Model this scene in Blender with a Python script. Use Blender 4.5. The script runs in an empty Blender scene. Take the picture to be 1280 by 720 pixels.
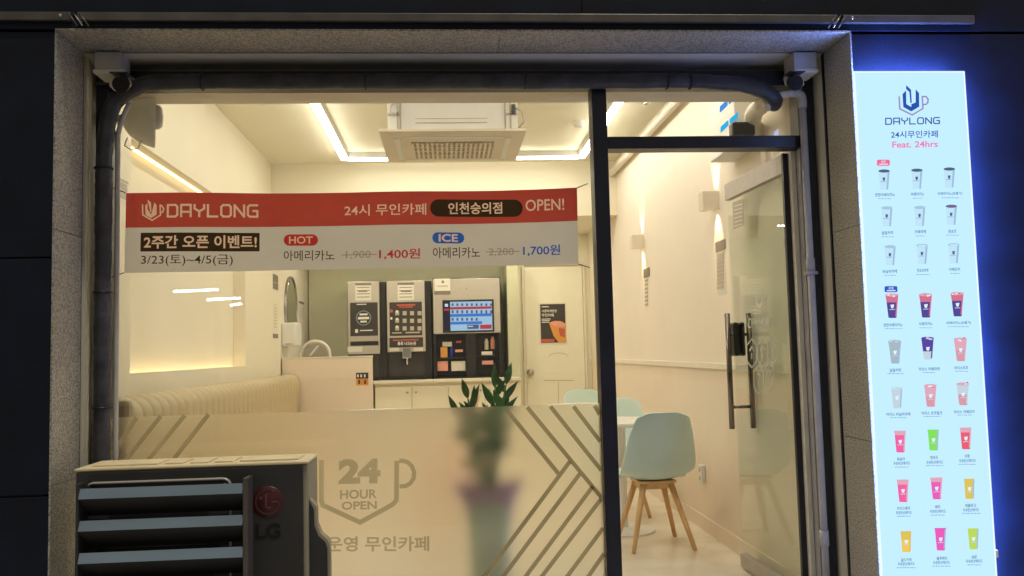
import bpy, bmesh, math, random
from mathutils import Vector, Matrix
random.seed(7)
S = bpy.context.scene
COL = S.collection
PI = math.pi

def lin(c):
    c /= 255.0
    return c/12.92 if c <= .04045 else ((c+.055)/1.055)**2.4
def rgb(r, g, b): return (lin(r), lin(g), lin(b))

# ------------------------------------------------------------------ camera
YAW, PITCH, ROLL, FPX = math.radians(4.31), math.radians(4.157), math.radians(-1.454), 1083.0
FW = Vector((math.sin(YAW)*math.cos(PITCH), math.cos(YAW)*math.cos(PITCH), math.sin(PITCH)))
RT = Vector((math.cos(YAW), -math.sin(YAW), 0)); UP = RT.cross(FW)
RR = math.cos(ROLL)*RT + math.sin(ROLL)*UP
UU = -math.sin(ROLL)*RT + math.cos(ROLL)*UP
CAM = Vector((0, -4.0, 1.45))
cam = bpy.data.cameras.new('camera'); cam.sensor_width = 36; cam.lens = 36*FPX/1280
cam.clip_end = 300; cam.clip_start = .05
co = bpy.data.objects.new('camera', cam); COL.objects.link(co)
co.matrix_world = Matrix(((RR.x, UU.x, -FW.x, CAM.x), (RR.y, UU.y, -FW.y, CAM.y), (RR.z, UU.z, -FW.z, CAM.z), (0, 0, 0, 1)))
S.camera = co

def at(px, py, **k):
    """the point of a real plane (Y=.., X=.. or Z=..) that the photograph shows at px, py"""
    a, v = list(k.items())[0]; i = 'XYZ'.index(a)
    r = ((px-640)*RR + (360-py)*UU)/FPX + FW
    return CAM + r*((v-CAM[i])/r[i])

# ------------------------------------------------------------------ night sky, street light, exposure
w = bpy.data.worlds.new('World'); S.world = w; w.use_nodes = True
nt = w.node_tree; bgn = nt.nodes['Background']
sky = nt.nodes.new('ShaderNodeTexSky'); sky.sky_type = 'NISHITA'; sky.sun_disc = False
sky.sun_elevation = math.radians(-3.0); sky.sun_rotation = math.radians(150)
glow = nt.nodes.new('ShaderNodeMix'); glow.data_type = 'RGBA'; glow.blend_type = 'ADD'; glow.inputs[0].default_value = 1
glow.inputs[7].default_value = (3.6, 3.2, 2.5, 1)     # even glow of the town on the night sky
nt.links.new(sky.outputs[0], glow.inputs[6]); nt.links.new(glow.outputs[2], bgn.inputs[0]); bgn.inputs[1].default_value = 0.07
sl = bpy.data.lights.new('sun', 'SUN'); sl.energy = 1.1; sl.angle = math.radians(2); sl.color = (1.0, .95, .84)
so = bpy.data.objects.new('sun', sl); COL.objects.link(so)
so.rotation_euler = Vector((-.22, .30, -1.0)).to_track_quat('-Z', 'Y').to_euler()
S.view_settings.view_transform = 'Standard'; S.view_settings.look = 'None'
S.view_settings.exposure = 0; S.view_settings.gamma = 1
S.render.engine = 'CYCLES'
cy = S.cycles
cy.use_denoising = True
try: cy.denoiser = 'OPENIMAGEDENOISE'
except Exception: pass
cy.max_bounces = 10; cy.diffuse_bounces = 5; cy.glossy_bounces = 4; cy.transmission_bounces = 8; cy.transparent_max_bounces = 16
cy.sample_clamp_indirect = 4; cy.caustics_refractive = True; cy.caustics_reflective = False; cy.blur_glossy = .5

# ------------------------------------------------------------------ materials
def newmat(n):
    m = bpy.data.materials.new(n); m.use_nodes = True
    t = m.node_tree; t.nodes.clear()
    o = t.nodes.new('ShaderNodeOutputMaterial')
    return m, t, o
def N(t, k, **kw):
    n = t.nodes.new(k)
    for a, b in kw.items(): setattr(n, a, b)
    return n
def mat(name, c, rough=.5, metal=0, var=.06, vscale=6, bump=0, bscale=80, spec=.5, c2=None, stretch=None, lo=.35, hi=.65, detail=4, coat=0):
    m, t, o = newmat(name)
    b = N(t, 'ShaderNodeBsdfPrincipled')
    b.inputs['Roughness'].default_value = rough; b.inputs['Metallic'].default_value = metal
    b.inputs['Specular IOR Level'].default_value = spec
    b.inputs['Coat Weight'].default_value = coat
    tc = N(t, 'ShaderNodeTexCoord'); src = tc.outputs['Object']
    if stretch:
        mp = N(t, 'ShaderNodeMapping'); mp.inputs['Scale'].default_value = stretch
        t.links.new(src, mp.inputs[0]); src = mp.outputs[0]
    nz = N(t, 'ShaderNodeTexNoise'); nz.inputs['Scale'].default_value = vscale; nz.inputs['Detail'].default_value = detail
    t.links.new(src, nz.inputs['Vector'])
    cr = N(t, 'ShaderNodeValToRGB')
    a = c if c2 else tuple(x*(1-var) for x in c)
    d = c2 if c2 else tuple(min(1, x*(1+var)) for x in c)
    cr.color_ramp.elements[0].position = lo; cr.color_ramp.elements[1].position = hi
    cr.color_ramp.elements[0].color = (*a, 1); cr.color_ramp.elements[1].color = (*d, 1)
    t.links.new(nz.outputs[0], cr.inputs[0]); t.links.new(cr.outputs[0], b.inputs['Base Color'])
    if bump:
        n2 = N(t, 'ShaderNodeTexNoise'); n2.inputs['Scale'].default_value = bscale; n2.inputs['Detail'].default_value = 3
        t.links.new(src, n2.inputs['Vector'])
        bp = N(t, 'ShaderNodeBump'); bp.inputs['Strength'].default_value = bump; bp.inputs['Distance'].default_value = .01
        t.links.new(n2.outputs[0], bp.inputs['Height']); t.links.new(bp.outputs[0], b.inputs['Normal'])
    t.links.new(b.outputs[0], o.inputs[0])
    return m
def emit(name, c, s=1.0, sample=False):
    m, t, o = newmat(name)
    e = N(t, 'ShaderNodeEmission'); e.inputs[0].default_value = (*c, 1); e.inputs[1].default_value = s
    t.links.new(e.outputs[0], o.inputs[0])
    if not sample: m.cycles.emission_sampling = 'NONE'
    return m
def glass_mat(name, tint, ior=1.5, rough=0.0):
    m, t, o = newmat(name)
    tr = N(t, 'ShaderNodeBsdfTransparent'); tr.inputs[0].default_value = (*tint, 1)
    gl = N(t, 'ShaderNodeBsdfGlossy'); gl.inputs['Roughness'].default_value = rough
    # reflectance of one face by the angle of view (the same from either side: a thin sheet does not bend light)
    ge = N(t, 'ShaderNodeNewGeometry'); dt = N(t, 'ShaderNodeVectorMath', operation='DOT_PRODUCT')
    t.links.new(ge.outputs['Normal'], dt.inputs[0]); t.links.new(ge.outputs['Incoming'], dt.inputs[1])
    def mth(op, a, b=None):
        q = N(t, 'ShaderNodeMath', operation=op)
        for i, v in enumerate((a, b)):
            if v is None: continue
            if isinstance(v, (int, float)): q.inputs[i].default_value = v
            else: t.links.new(v, q.inputs[i])
        return q.outputs[0]
    f0 = ((ior-1)/(ior+1))**2
    fr = mth('ADD', mth('MULTIPLY', mth('POWER', mth('SUBTRACT', 1.0, mth('ABSOLUTE', dt.outputs['Value'])), 5.0), 1-f0), f0)
    mx = N(t, 'ShaderNodeMixShader')
    t.links.new(fr, mx.inputs[0]); t.links.new(tr.outputs[0], mx.inputs[1]); t.links.new(gl.outputs[0], mx.inputs[2])
    t.links.new(mx.outputs[0], o.inputs[0])
    return m
def cloth_mat(name, c, trans=.55, weave=0.0):
    m, t, o = newmat(name)
    d = N(t, 'ShaderNodeBsdfDiffuse'); r = N(t, 'ShaderNodeBsdfTranslucent'); mx = N(t, 'ShaderNodeMixShader')
    mx.inputs[0].default_value = trans
    tc = N(t, 'ShaderNodeTexCoord'); nz = N(t, 'ShaderNodeTexNoise'); nz.inputs['Scale'].default_value = 3.5; nz.inputs['Detail'].default_value = 5
    cr = N(t, 'ShaderNodeValToRGB'); cr.color_ramp.elements[0].position = .3; cr.color_ramp.elements[1].position = .7
    cr.color_ramp.elements[0].color = (*[x*.9 for x in c], 1); cr.color_ramp.elements[1].color = (*[min(1, x*1.06) for x in c], 1)
    t.links.new(tc.outputs['Object'], nz.inputs['Vector']); t.links.new(nz.outputs[0], cr.inputs[0])
    for n in (d, r): t.links.new(cr.outputs[0], n.inputs[0])
    t.links.new(d.outputs[0], mx.inputs[1]); t.links.new(r.outputs[0], mx.inputs[2]); t.links.new(mx.outputs[0], o.inputs[0])
    return m
def film_mat(name):
    m, t, o = newmat(name)
    d = N(t, 'ShaderNodeBsdfTranslucent'); d.inputs[0].default_value = (.95, .93, .84, 1)
    rf = N(t, 'ShaderNodeBsdfRefraction'); rf.inputs[0].default_value = (1.0, .99, .95, 1)
    rf.inputs['Roughness'].default_value = .62; rf.inputs['IOR'].default_value = 1.28
    mx = N(t, 'ShaderNodeMixShader'); mx.inputs[0].default_value = .93
    t.links.new(d.outputs[0], mx.inputs[1]); t.links.new(rf.outputs[0], mx.inputs[2]); t.links.new(mx.outputs[0], o.inputs[0])
    return m
def granite_mat():
    m, t, o = newmat('granite')
    b = N(t, 'ShaderNodeBsdfPrincipled'); b.inputs['Roughness'].default_value = .55
    tc = N(t, 'ShaderNodeTexCoord')
    v = N(t, 'ShaderNodeTexNoise'); v.inputs['Scale'].default_value = 130; v.inputs['Detail'].default_value = 2
    t.links.new(tc.outputs['Object'], v.inputs['Vector'])
    cr = N(t, 'ShaderNodeValToRGB'); e = cr.color_ramp.elements
    e[0].position = .36; e[0].color = (.22, .21, .19, 1); e[1].position = .62; e[1].color = (.56, .54, .49, 1)
    x = e.new(.5); x.color = (.42, .395, .34, 1)
    t.links.new(v.outputs[0], cr.inputs[0])
    n = N(t, 'ShaderNodeTexNoise'); n.inputs['Scale'].default_value = 4; n.inputs['Detail'].default_value = 6
    t.links.new(tc.outputs['Object'], n.inputs['Vector'])
    mp = N(t, 'ShaderNodeMapRange'); mp.inputs[3].default_value = .72; mp.inputs[4].default_value = 1.15
    t.links.new(n.outputs[0], mp.inputs[0])
    mu = N(t, 'ShaderNodeMix', data_type='RGBA', blend_type='MULTIPLY'); mu.inputs[0].default_value = 1
    t.links.new(cr.outputs[0], mu.inputs[6]); t.links.new(mp.outputs[0], mu.inputs[7]); t.links.new(mu.outputs[2], b.inputs['Base Color'])
    bp = N(t, 'ShaderNodeBump'); bp.inputs['Strength'].default_value = .25; bp.inputs['Distance'].default_value = .003
    t.links.new(v.outputs[0], bp.inputs['Height']); t.links.new(bp.outputs[0], b.inputs['Normal'])
    t.links.new(b.outputs[0], o.inputs[0])
    return m
def wood_mat():
    return mat('beech_wood', (.60, .35, .14), .45, c2=(.82, .55, .27), vscale=14, stretch=(1, 1, .12), lo=.3, hi=.7, bump=.05, bscale=60)

M = {}
M['granite'] = granite_mat()
M['cladding'] = mat('dark_cladding', (.004, .008, .022), .6, var=.3, vscale=5, bump=.12, bscale=120, spec=.3)
M['rail'] = mat('aluminium_trim', (.14, .13, .12), .4, metal=.6, var=.15, vscale=9)
M['reveal'] = mat('cream_sheet_metal', (.84, .79, .68), .45, var=.08, vscale=3, stretch=(1, 1, .3))
M['frame'] = mat('dark_window_frame', (.012, .013, .024), .38, var=.2, vscale=8, bump=.03)
M['frame_grey'] = mat('grey_blue_frame', (.34, .34, .37), .4, var=.1)
M['frame_cream'] = mat('cream_frame', (.86, .82, .72), .4, var=.05)
M['glass'] = glass_mat('window_glass', (.985, .99, .975), 1.45)
M['door_glass'] = glass_mat('door_glass', (.955, .985, .955), 1.5)
M['film'] = film_mat('frosted_film')
M['ink_olive'] = cloth_mat('olive_film_print', (.60, .58, .47), .85)
M['ink_stripe'] = cloth_mat('brown_film_stripe', (.44, .40, .29), .85)
M['wall'] = mat('cream_wall_paint', (.84, .78, .62), .75, var=.015, vscale=2, bump=.04, bscale=180, spec=.2)
M['wall_r'] = mat('warm_white_wall_paint', (.88, .80, .68), .7, var=.015, vscale=2, bump=.04, bscale=180, spec=.25)
M['wainscot'] = mat('pinkish_beige_wainscot', (.86, .74, .60), .55, var=.03, vscale=1.6, bump=.03, bscale=150)
M['trim'] = mat('cream_trim', (.84, .78, .66), .5, var=.02)
M['ceiling'] = mat('cream_ceiling_paint', (.86, .82, .66), .8, var=.02, vscale=1.5, bump=.05, bscale=140)
M['floor'] = mat('polished_cement_floor', (.72, .64, .50), .28, c2=(.88, .81, .69), vscale=4.5, lo=.3, hi=.7, detail=8, bump=.02)
M['olive'] = mat('grey_green_panel', (.64, .64, .46), .3, var=.04, vscale=2)
M['sofa'] = mat('beige_leatherette', (.52, .43, .26), .5, var=.06, vscale=9, bump=.08, bscale=220)
M['white'] = mat('white_plastic', (.80, .79, .74), .4, var=.02)
M['ivory'] = mat('ivory_plastic', (.74, .66, .53), .5, var=.03, vscale=4)
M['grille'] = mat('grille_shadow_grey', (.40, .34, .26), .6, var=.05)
M['blue'] = mat('pale_teal_polypropylene', (.68, .86, .82), .42, var=.03, vscale=5)
M['pink'] = mat('pale_pink_polypropylene', (.86, .52, .44), .42, var=.03, vscale=5)
M['wood'] = wood_mat()
M['black'] = mat('black_plastic', (.013, .012, .012), .35, var=.3)
M['darkbrown'] = mat('dark_print', (.035, .03, .027), .5, var=.15)
M['silver'] = mat('brushed_silver', (.56, .52, .46), .38, metal=.35, var=.05, vscale=30, stretch=(1, 1, 20))
M['chrome'] = mat('chrome', (.75, .74, .72), .12, metal=1, var=.03)
M['steel'] = mat('brushed_steel', (.42, .40, .37), .28, metal=.9, var=.1, vscale=40, stretch=(20, 20, 1))
M['dark_door_rail'] = mat('satin_aluminium', (.46, .42, .38), .45, metal=.35, var=.06, vscale=30)
M['tape'] = mat('grey_insulation_tape', (.05, .05, .058), .45, var=.35, vscale=10, bump=.25, bscale=22)
M['pvc'] = mat('off_white_pvc', (.56, .53, .50), .35, var=.12, vscale=7, bump=.03)
M['wrap'] = mat('white_tape_wrap', (.74, .68, .56), .5, var=.1, vscale=14, bump=.3, bscale=40)
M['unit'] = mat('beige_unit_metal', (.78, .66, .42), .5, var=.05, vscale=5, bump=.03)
M['unit_side'] = mat('shaded_beige_side', (.34, .31, .22), .55, var=.1, vscale=5, bump=.03)  # darker copy of the unit beige, shade of the sides put into the colour
M['unit_front'] = mat('shaded_grey_front', (.034, .033, .034), .55, var=.15, vscale=5, bump=.04)  # shade on the unit's front put into the colour
M['louvre'] = mat('grey_blue_louvre', (.19, .26, .33), .5, var=.12, vscale=7, stretch=(.2, 1, 1))
M['rail_dark'] = mat('dusty_brown_rail', (.10, .085, .075), .5, var=.2)
M['maroon'] = mat('maroon_badge', (.075, .008, .014), .4, var=.1)
M['maroon_line'] = mat('faded_badge_line', (.13, .07, .07), .5)
M['leaf'] = mat('glossy_leaf', (.035, .11, .028), .3, c2=(.16, .34, .09), vscale=9, lo=.3, hi=.7)
M['purple'] = mat('purple_ribbon', (.60, .38, .58), .6, var=.2)
M['teal_pot'] = mat('grey_green_pot', (.68, .78, .62), .5, var=.1)
M['soil'] = mat('soil', (.03, .02, .012), .9, bump=.5)
M['notice'] = mat('paper_notice', (.78, .75, .66), .7, var=.03)
M['text_grey'] = mat('grey_ink', (.22, .18, .14), .6)
M['text_mid'] = mat('light_grey_ink', (.50, .44, .35), .6)
M['orange'] = mat('orange_print', (.75, .33, .06), .6)
M['redp'] = mat('red_print', (.55, .10, .06), .6)
M['pinkp'] = mat('coral_print', (.80, .36, .28), .6)
M['bluep'] = mat('blue_print', (.02, .05, .60), .5)
M['white_ink'] = mat('white_ink', (.85, .84, .80), .6)
M['etched'] = mat('white_glass_print', (.70, .70, .62), .7)
M['handle'] = mat('dark_bronze_steel', (.20, .18, .15), .25, metal=.9, var=.1)
M['mirror'] = mat('mirror', (.62, .64, .56), .06, metal=1, var=.01)
M['door_paint'] = mat('cream_door_paint', (.90, .87, .74), .5, var=.015)
M['asphalt'] = mat('asphalt', (.03, .03, .032), .9, c2=(.07, .07, .07), vscale=60, bump=.4)
M['paving'] = mat('pavement', (.44, .41, .37), .8, c2=(.58, .55, .50), vscale=20, bump=.3)
M['mat'] = mat('dark_doormat', (.14, .12, .11), .95, var=.3, vscale=60, bump=.6, bscale=300)
LEDC = (1.0, .955, .84)
M['led'] = emit('led_strip_light', LEDC, 24.5, True)
M['cove'] = emit('cove_light', (1.0, .76, .42), 3.8, True)
M['downlight'] = emit('downlight', (1.0, .9, .68), 330, True)
M['tube'] = emit('street_tube_light', (.85, .95, 1.0), 26, True)
M['lb_face'] = emit('lightbox_face', rgb(192, 233, 254), 1.08, True)
M['lb_flare'] = emit('flare_glow', (.15, .27, 1.0), 165, True)  # added blue emitter, imitates lens flare around the light box
def lb(name, r, g, b): return emit('backlit_'+name, rgb(r, g, b), 1.0)
LB = dict(navy=lb('navy', 55, 95, 165), blue=lb('blue', 40, 84, 176), pink=lb('pink', 240, 130, 180), lilac=lb('lilac', 158, 140, 196), cap=lb('caption', 92, 128, 170),
          sub=lb('subcaption', 135, 172, 208), cup=lb('cup_white', 194, 230, 250), cupsh=lb('cup_shade', 160, 192, 220), lid=lb('lid_dark', 84, 100, 130), lidp=lb('lid_purple', 118, 100, 150), lidw=lb('lid_white', 170, 200, 225),
          tag_p=lb('tag_pink', 240, 110, 155), tag_b=lb('tag_blue', 62, 88, 200), white=lb('white', 226, 244, 255),
          cola=lb('americano', 88, 72, 150), colat=lb('americano_top', 212, 116, 142), oat=lb('oat', 168, 186, 198), plum=lb('plum', 92, 70, 160), coral=lb('coral', 218, 156, 168), milk=lb('milk', 196, 214, 226),
          hot=lb('hotpink', 245, 100, 165), lime=lb('lime', 132, 228, 98), red=lb('cherry', 240, 95, 115), mag=lb('magenta', 236, 96, 190), amber=lb('amber', 224, 196, 92), gold=lb('gold', 244, 202, 88), ygr=lb('yellow_green', 190, 220, 92), rose=lb('rose', 226, 170, 188))
M['scr_bg'] = emit('screen_pale', rgb(170, 205, 235), .9); M['scr_dark'] = emit('screen_dark', rgb(50, 45, 60), .8)
M['scr_blue'] = emit('screen_blue', rgb(70, 125, 215), .9); M['scr_red'] = emit('screen_red', rgb(205, 70, 75), .8)
M['scr_item'] = emit('screen_item', rgb(95, 105, 135), .8); M['scr_white'] = emit('screen_white', rgb(215, 235, 250), .9)
M['sign_blue'] = emit('lit_blue_panel', rgb(70, 150, 240), 1.0); M['sign_cyan'] = emit('lit_cyan_panel', rgb(40, 180, 240), 1.0)

# ------------------------------------------------------------------ builders
def tagit(o, label=None, cat=None, group=None, kind=None):
    if label: o['label'] = label
    if cat: o['category'] = cat
    if group: o['group'] = group
    if kind: o['kind'] = kind
    return o
def thing(name, label, cat, loc=(0, 0, 0), rz=0, group=None):
    o = bpy.data.objects.new(name, None); COL.objects.link(o)
    o.empty_display_size = .1
    o.location = loc; o.rotation_euler = (0, 0, rz)
    return tagit(o, label, cat, group)
def inv(parent):
    m = Matrix.Identity(4); p = parent
    while p:
        m = (Matrix.Translation(p.location) @ p.rotation_euler.to_matrix().to_4x4()) @ m
        p = p.parent
    return m.inverted()
class MB:
    def __init__(s): s.v = []; s.f = []; s.m = []; s.mats = []; s.smooth = set()
    def mi(s, mt):
        if mt is None: return 0
        if mt not in s.mats: s.mats.append(mt)
        return s.mats.index(mt)
    def add(s, vs, fs, mt=None, smooth=False):
        b = len(s.v); k = s.mi(mt)
        s.v += [Vector(v) for v in vs]
        for f in fs:
            if smooth: s.smooth.add(len(s.f))
            s.f.append([b+i for i in f]); s.m.append(k)
        return s
    def box(s, x0, x1, y0, y1, z0, z1, mt=None, bev=0):
        x0, x1 = sorted((x0, x1)); y0, y1 = sorted((y0, y1)); z0, z1 = sorted((z0, z1))
        if bev <= 0:
            vs = [(x, y, z) for x in (x0, x1) for y in (y0, y1) for z in (z0, z1)]
            return s.add(vs, [(0, 1, 3, 2), (4, 6, 7, 5), (0, 4, 5, 1), (2, 3, 7, 6), (0, 2, 6, 4), (1, 5, 7, 3)], mt)
        bm = bmesh.new(); bmesh.ops.create_cube(bm, size=1)
        for v in bm.verts: v.co = Vector(((x0+x1)/2+v.co.x*(x1-x0), (y0+y1)/2+v.co.y*(y1-y0), (z0+z1)/2+v.co.z*(z1-z0)))
        bmesh.ops.bevel(bm, geom=list(bm.edges), offset=bev, segments=2, affect='EDGES', profile=.5)
        bm.verts.index_update()
        s.add([v.co.copy() for v in bm.verts], [[v.index for v in f.verts] for f in bm.faces], mt); bm.free()
        return s
    def hexa(s, p, mt=None):          # eight points: bottom four, top four
        return s.add(p, [(3, 2, 1, 0), (4, 5, 6, 7), (0, 1, 5, 4), (1, 2, 6, 5), (2, 3, 7, 6), (3, 0, 4, 7)], mt)
    def slab(s, pts, d, mt=None):     # planar outline given thickness d (vector)
        n = len(pts); d = Vector(d)
        vs = [Vector(p) for p in pts]+[Vector(p)+d for p in pts]
        fs = [list(range(n)), list(range(2*n-1, n-1, -1))]+[(i, i+n, (i+1) % n+n, (i+1) % n) for i in range(n)]
        return s.add(vs, fs, mt)
    def tube(s, path, r, mt=None, seg=14, cap=True):
        path = [Vector(p) for p in path]; n = len(path)
        rs = r if isinstance(r, (list, tuple)) else [r]*n
        vs = []; up = None
        for i, p in enumerate(path):
            d = (path[min(i+1, n-1)]-path[max(i-1, 0)]).normalized()
            if up is None: up = d.orthogonal().normalized()
            up = (up-d*up.dot(d)).normalized(); sd = d.cross(up)
            for k in range(seg):
                a = 2*PI*k/seg; vs.append(p+(up*math.cos(a)+sd*math.sin(a))*rs[i])
        fs = [(i*seg+k, i*seg+(k+1) % seg, (i+1)*seg+(k+1) % seg, (i+1)*seg+k) for i in range(n-1) for k in range(seg)]
        s.add(vs, fs, mt, True)
        if cap:
            b = len(s.v)-len(vs); k = s.mi(mt)
            s.f.append([b+i for i in range(seg)][::-1]); s.m.append(k)
            s.f.append([b+(n-1)*seg+i for i in range(seg)]); s.m.append(k)
        return s
    def lathe(s, prof, c=(0, 0, 0), axis='Z', seg=32, mt=None):
        c = Vector(c); vs = []
        for r, h in prof:
            for k in range(seg):
                a = 2*PI*k/seg; u, v = r*math.cos(a), r*math.sin(a)
                vs.append(c+Vector({'Z': (u, v, h), 'X': (h, u, v), 'Y': (u, h, v)}[axis]))
        n = len(prof)
        fs = [(i*seg+k, i*seg+(k+1) % seg, (i+1)*seg+(k+1) % seg, (i+1)*seg+k) for i in range(n-1) for k in range(seg)]
        return s.add(vs, fs, mt, True)
    def build(s, name, mt=None, parent=None, label=None, cat=None, group=None, kind=None):
        me = bpy.data.meshes.new(name)
        mi = inv(parent) if parent else Matrix.Identity(4)
        me.from_pydata([mi @ v for v in s.v], [], s.f)
        ms = [mt] if mt else s.mats
        for q in ms: me.materials.append(q)
        if not mt:
            for p, k in zip(me.polygons, s.m): p.material_index = k
        for i in s.smooth: me.polygons[i].use_smooth = True
        bm = bmesh.new(); bm.from_mesh(me); bmesh.ops.recalc_face_normals(bm, faces=bm.faces); bm.to_mesh(me); bm.free()
        o = bpy.data.objects.new(name, me); COL.objects.link(o)
        if parent: o.parent = parent
        return tagit(o, label, cat, group, kind)
def copy_tree(o, parent=None):
    c = o.copy(); COL.objects.link(c); c.parent = parent
    for ch in list(o.children): copy_tree(ch, c)
    return c
def box(name, mt, parent, x0, x1, y0, y1, z0, z1, bev=0, **k):
    return MB().box(x0, x1, y0, y1, z0, z1, bev=bev).build(name, mt, parent, **k)
def struct(name, mt, *a, bev=0): return box(name, mt, None, *a, bev=bev, kind='structure')

# ---- print on planes
class Plane:
    """a flat sheet of the place; points on it are named by where the photograph shows them"""
    def __init__(s, off=0.0, **k):
        s.k = k; a = list(k)[0]
        s.n = {'X': Vector((-1, 0, 0)) if k.get('X', 0) > 0 else Vector((1, 0, 0)), 'Y': Vector((0, -1, 0)), 'Z': Vector((0, 0, 1))}[a]; s.off = off
    def p(s, x, y, h=0): return at(x, y, **s.k)+s.n*(s.off+h)
    def lift(s, d): q = Plane(s.off+d, **s.k); return q
def card(mb, P, x0, y0, x1, y1, th=.002, mt=None, dy=0):   # rectangle on the sheet; square to the sheet's own axes
    a, b = P.p(x0, y0), P.p(x1, y1+dy)
    i = [0, 1] if 'Z' in P.k else ([1, 2] if 'X' in P.k else [0, 2])
    A = a.copy(); B = a.copy(); C_ = b.copy(); D = a.copy()
    B[i[0]] = b[i[0]]; C_ = b.copy(); C_[[q for q in range(3) if q not in i][0]] = a[[q for q in range(3) if q not in i][0]]; D[i[1]] = b[i[1]]
    return mb.slab([A, B, C_, D], -P.n*th, mt)
def poly(mb, P, pts, th=.0015, mt=None): return mb.slab([P.p(*q) for q in pts], -P.n*th, mt)
def stroke(mb, pts, wd, n, th=.0015, mt=None):              # ribbon along 3D points in a plane with normal n
    pts = [Vector(p) for p in pts]
    for a, b in zip(pts, pts[1:]):
        d = b-a; L = d.length
        if L < 1e-6: continue
        d /= L; sd = d.cross(n).normalized()*wd/2; e = d*wd*.35
        mb.slab([a-e-sd, b+e-sd, b+e+sd, a-e+sd], -n*th, mt)
        n = n  # one normal for all
    return mb
def ribbon(mb, pts, wd, n, mt=None):                        # one continuous single sheet with mitred corners
    pts = [Vector(p) for p in pts]; vs = []
    for i, p in enumerate(pts):
        d0 = (p-pts[i-1]).normalized() if i else None; d1 = (pts[i+1]-p).normalized() if i < len(pts)-1 else None
        a = (d0 or d1).cross(n).normalized(); b = (d1 or d0).cross(n).normalized(); m_ = (a+b).normalized()
        k = wd/2/max(.5, m_.dot(a)); vs += [p-m_*k, p+m_*k]
    return mb.add(vs, [(2*i, 2*i+1, 2*i+3, 2*i+2) for i in range(len(pts)-1)], mt)
_tc = {}
def glyphs(txt, bold):
    k = (txt, bold)
    if k not in _tc:
        cu = bpy.data.curves.new('t', 'FONT'); cu.body = txt; cu.size = 1; cu.resolution_u = 3; cu.offset = bold
        ob = bpy.data.objects.new('t', cu); COL.objects.link(ob)
        dg = bpy.context.evaluated_depsgraph_get()
        me = bpy.data.meshes.new_from_object(ob.evaluated_get(dg))
        vs = [v.co.copy() for v in me.vertices]; fs = [list(p.vertices) for p in me.polygons]
        bpy.data.objects.remove(ob); bpy.data.curves.remove(cu); bpy.data.meshes.remove(me)
        xs = [v.x for v in vs] or [0, 1]; ys = [v.y for v in vs] or [0, 1]
        x0, x1, y0, y1 = min(xs), max(xs), min(ys), max(ys)
        _tc[k] = ([((v.x-x0)/(x1-x0), (v.y-y0)/(y1-y0)) for v in vs], fs)
    return _tc[k]
def text(mb, txt, fn, bold=0.0, mt=None):                   # fn(s, t) -> point, s to the right, t upwards
    vs, fs = glyphs(txt, bold)
    return mb.add([fn(s, t) for s, t in vs], fs, mt)
def rect(P, x0, y0, x1, y1, dyr=0, h=0):                    # x0,y0 top left ... x1,y1 bottom right; dyr: drop of the right end
    TL, TR, BL, BR = P.p(x0, y0, h), P.p(x1, y0+dyr, h), P.p(x0, y1, h), P.p(x1, y1+dyr, h)
    return lambda s, t: (BL*(1-s)+BR*s)*(1-t)+(TL*(1-s)+TR*s)*t
def words(mb, txt, P, x0, y0, x1, y1, dyr=0, bold=0.0, mt=None, h=0): return text(mb, txt, rect(P, x0, y0, x1, y1, dyr, h), bold, mt)
LETTERS = {'D': [[(0, 0), (0, 5)], [(0, 5), (3.2, 5), (4, 4.2), (4, .8), (3.2, 0), (0, 0)]],
           'A': [[(0, 0), (0, 5), (4, 5), (4, 0)], [(0, 2), (4, 2)]],
           'Y': [[(0, 5), (0, 3.4), (2, 2.2), (4, 3.4), (4, 5)], [(2, 2.2), (2, 0)]],
           'L': [[(0, 5), (0, 0), (4, 0)]],
           'O': [[(.8, 0), (0, .8), (0, 4.2), (.8, 5), (3.2, 5), (4, 4.2), (4, .8), (3.2, 0), (.8, 0)]],
           'N': [[(0, 0), (0, 5), (4, 0), (4, 5)]],
           'G': [[(4, 5), (.8, 5), (0, 4.2), (0, .8), (.8, 0), (4, 0), (4, 2.5), (2.2, 2.5)]]}
def wordmark(mb, fn, wd, n, mt=None):
    W = 7*4+6*1.6
    for i, ch in enumerate('DAYLONG'):
        x = i*5.6
        for pl in LETTERS[ch]:
            stroke(mb, [fn((x+a)/W, b/5) for a, b in pl], wd, n, mt=mt)
def logo(mb, fn, wd, n, m1=None, m2=None):                  # the cup emblem: outline with handle, faceted body with a spire
    f = lambda x, y: fn((x-285)/245, (352-y)/250)
    stroke(mb, [f(*q) for q in [(287, 200), (292, 300), (395, 352), (483, 300), (478, 200), (508, 200), (526, 222), (524, 250), (508, 266), (488, 267)]], wd, n, mt=m1)
    for pg in ([(315, 178), (343, 148), (345, 262), (388, 287), (388, 322), (322, 285)], [(345, 105), (384, 143), (390, 250), (380, 252), (372, 160), (345, 135)],
               [(424, 140), (450, 172), (452, 284), (388, 322), (388, 287), (388, 262), (424, 248)]):
        mb.slab([f(*q) for q in pg], -n*.0015, m2)
NY = Vector((0, -1, 0))

# ------------------------------------------------------------------ the street
FL = .2   # shop floor height
struct('pavement', M['paving'], -9, 9, -3.2, -.42, -.12, 0)
struct('road', M['asphalt'], -40, 40, -9.5, -3.35, -.2, -.12)
struct('kerb', M['granite'], -40, 40, -3.35, -3.2, -.2, .015)
struct('ground', M['asphalt'], -60, 60, -60, 60, -.4, -.204)

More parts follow.
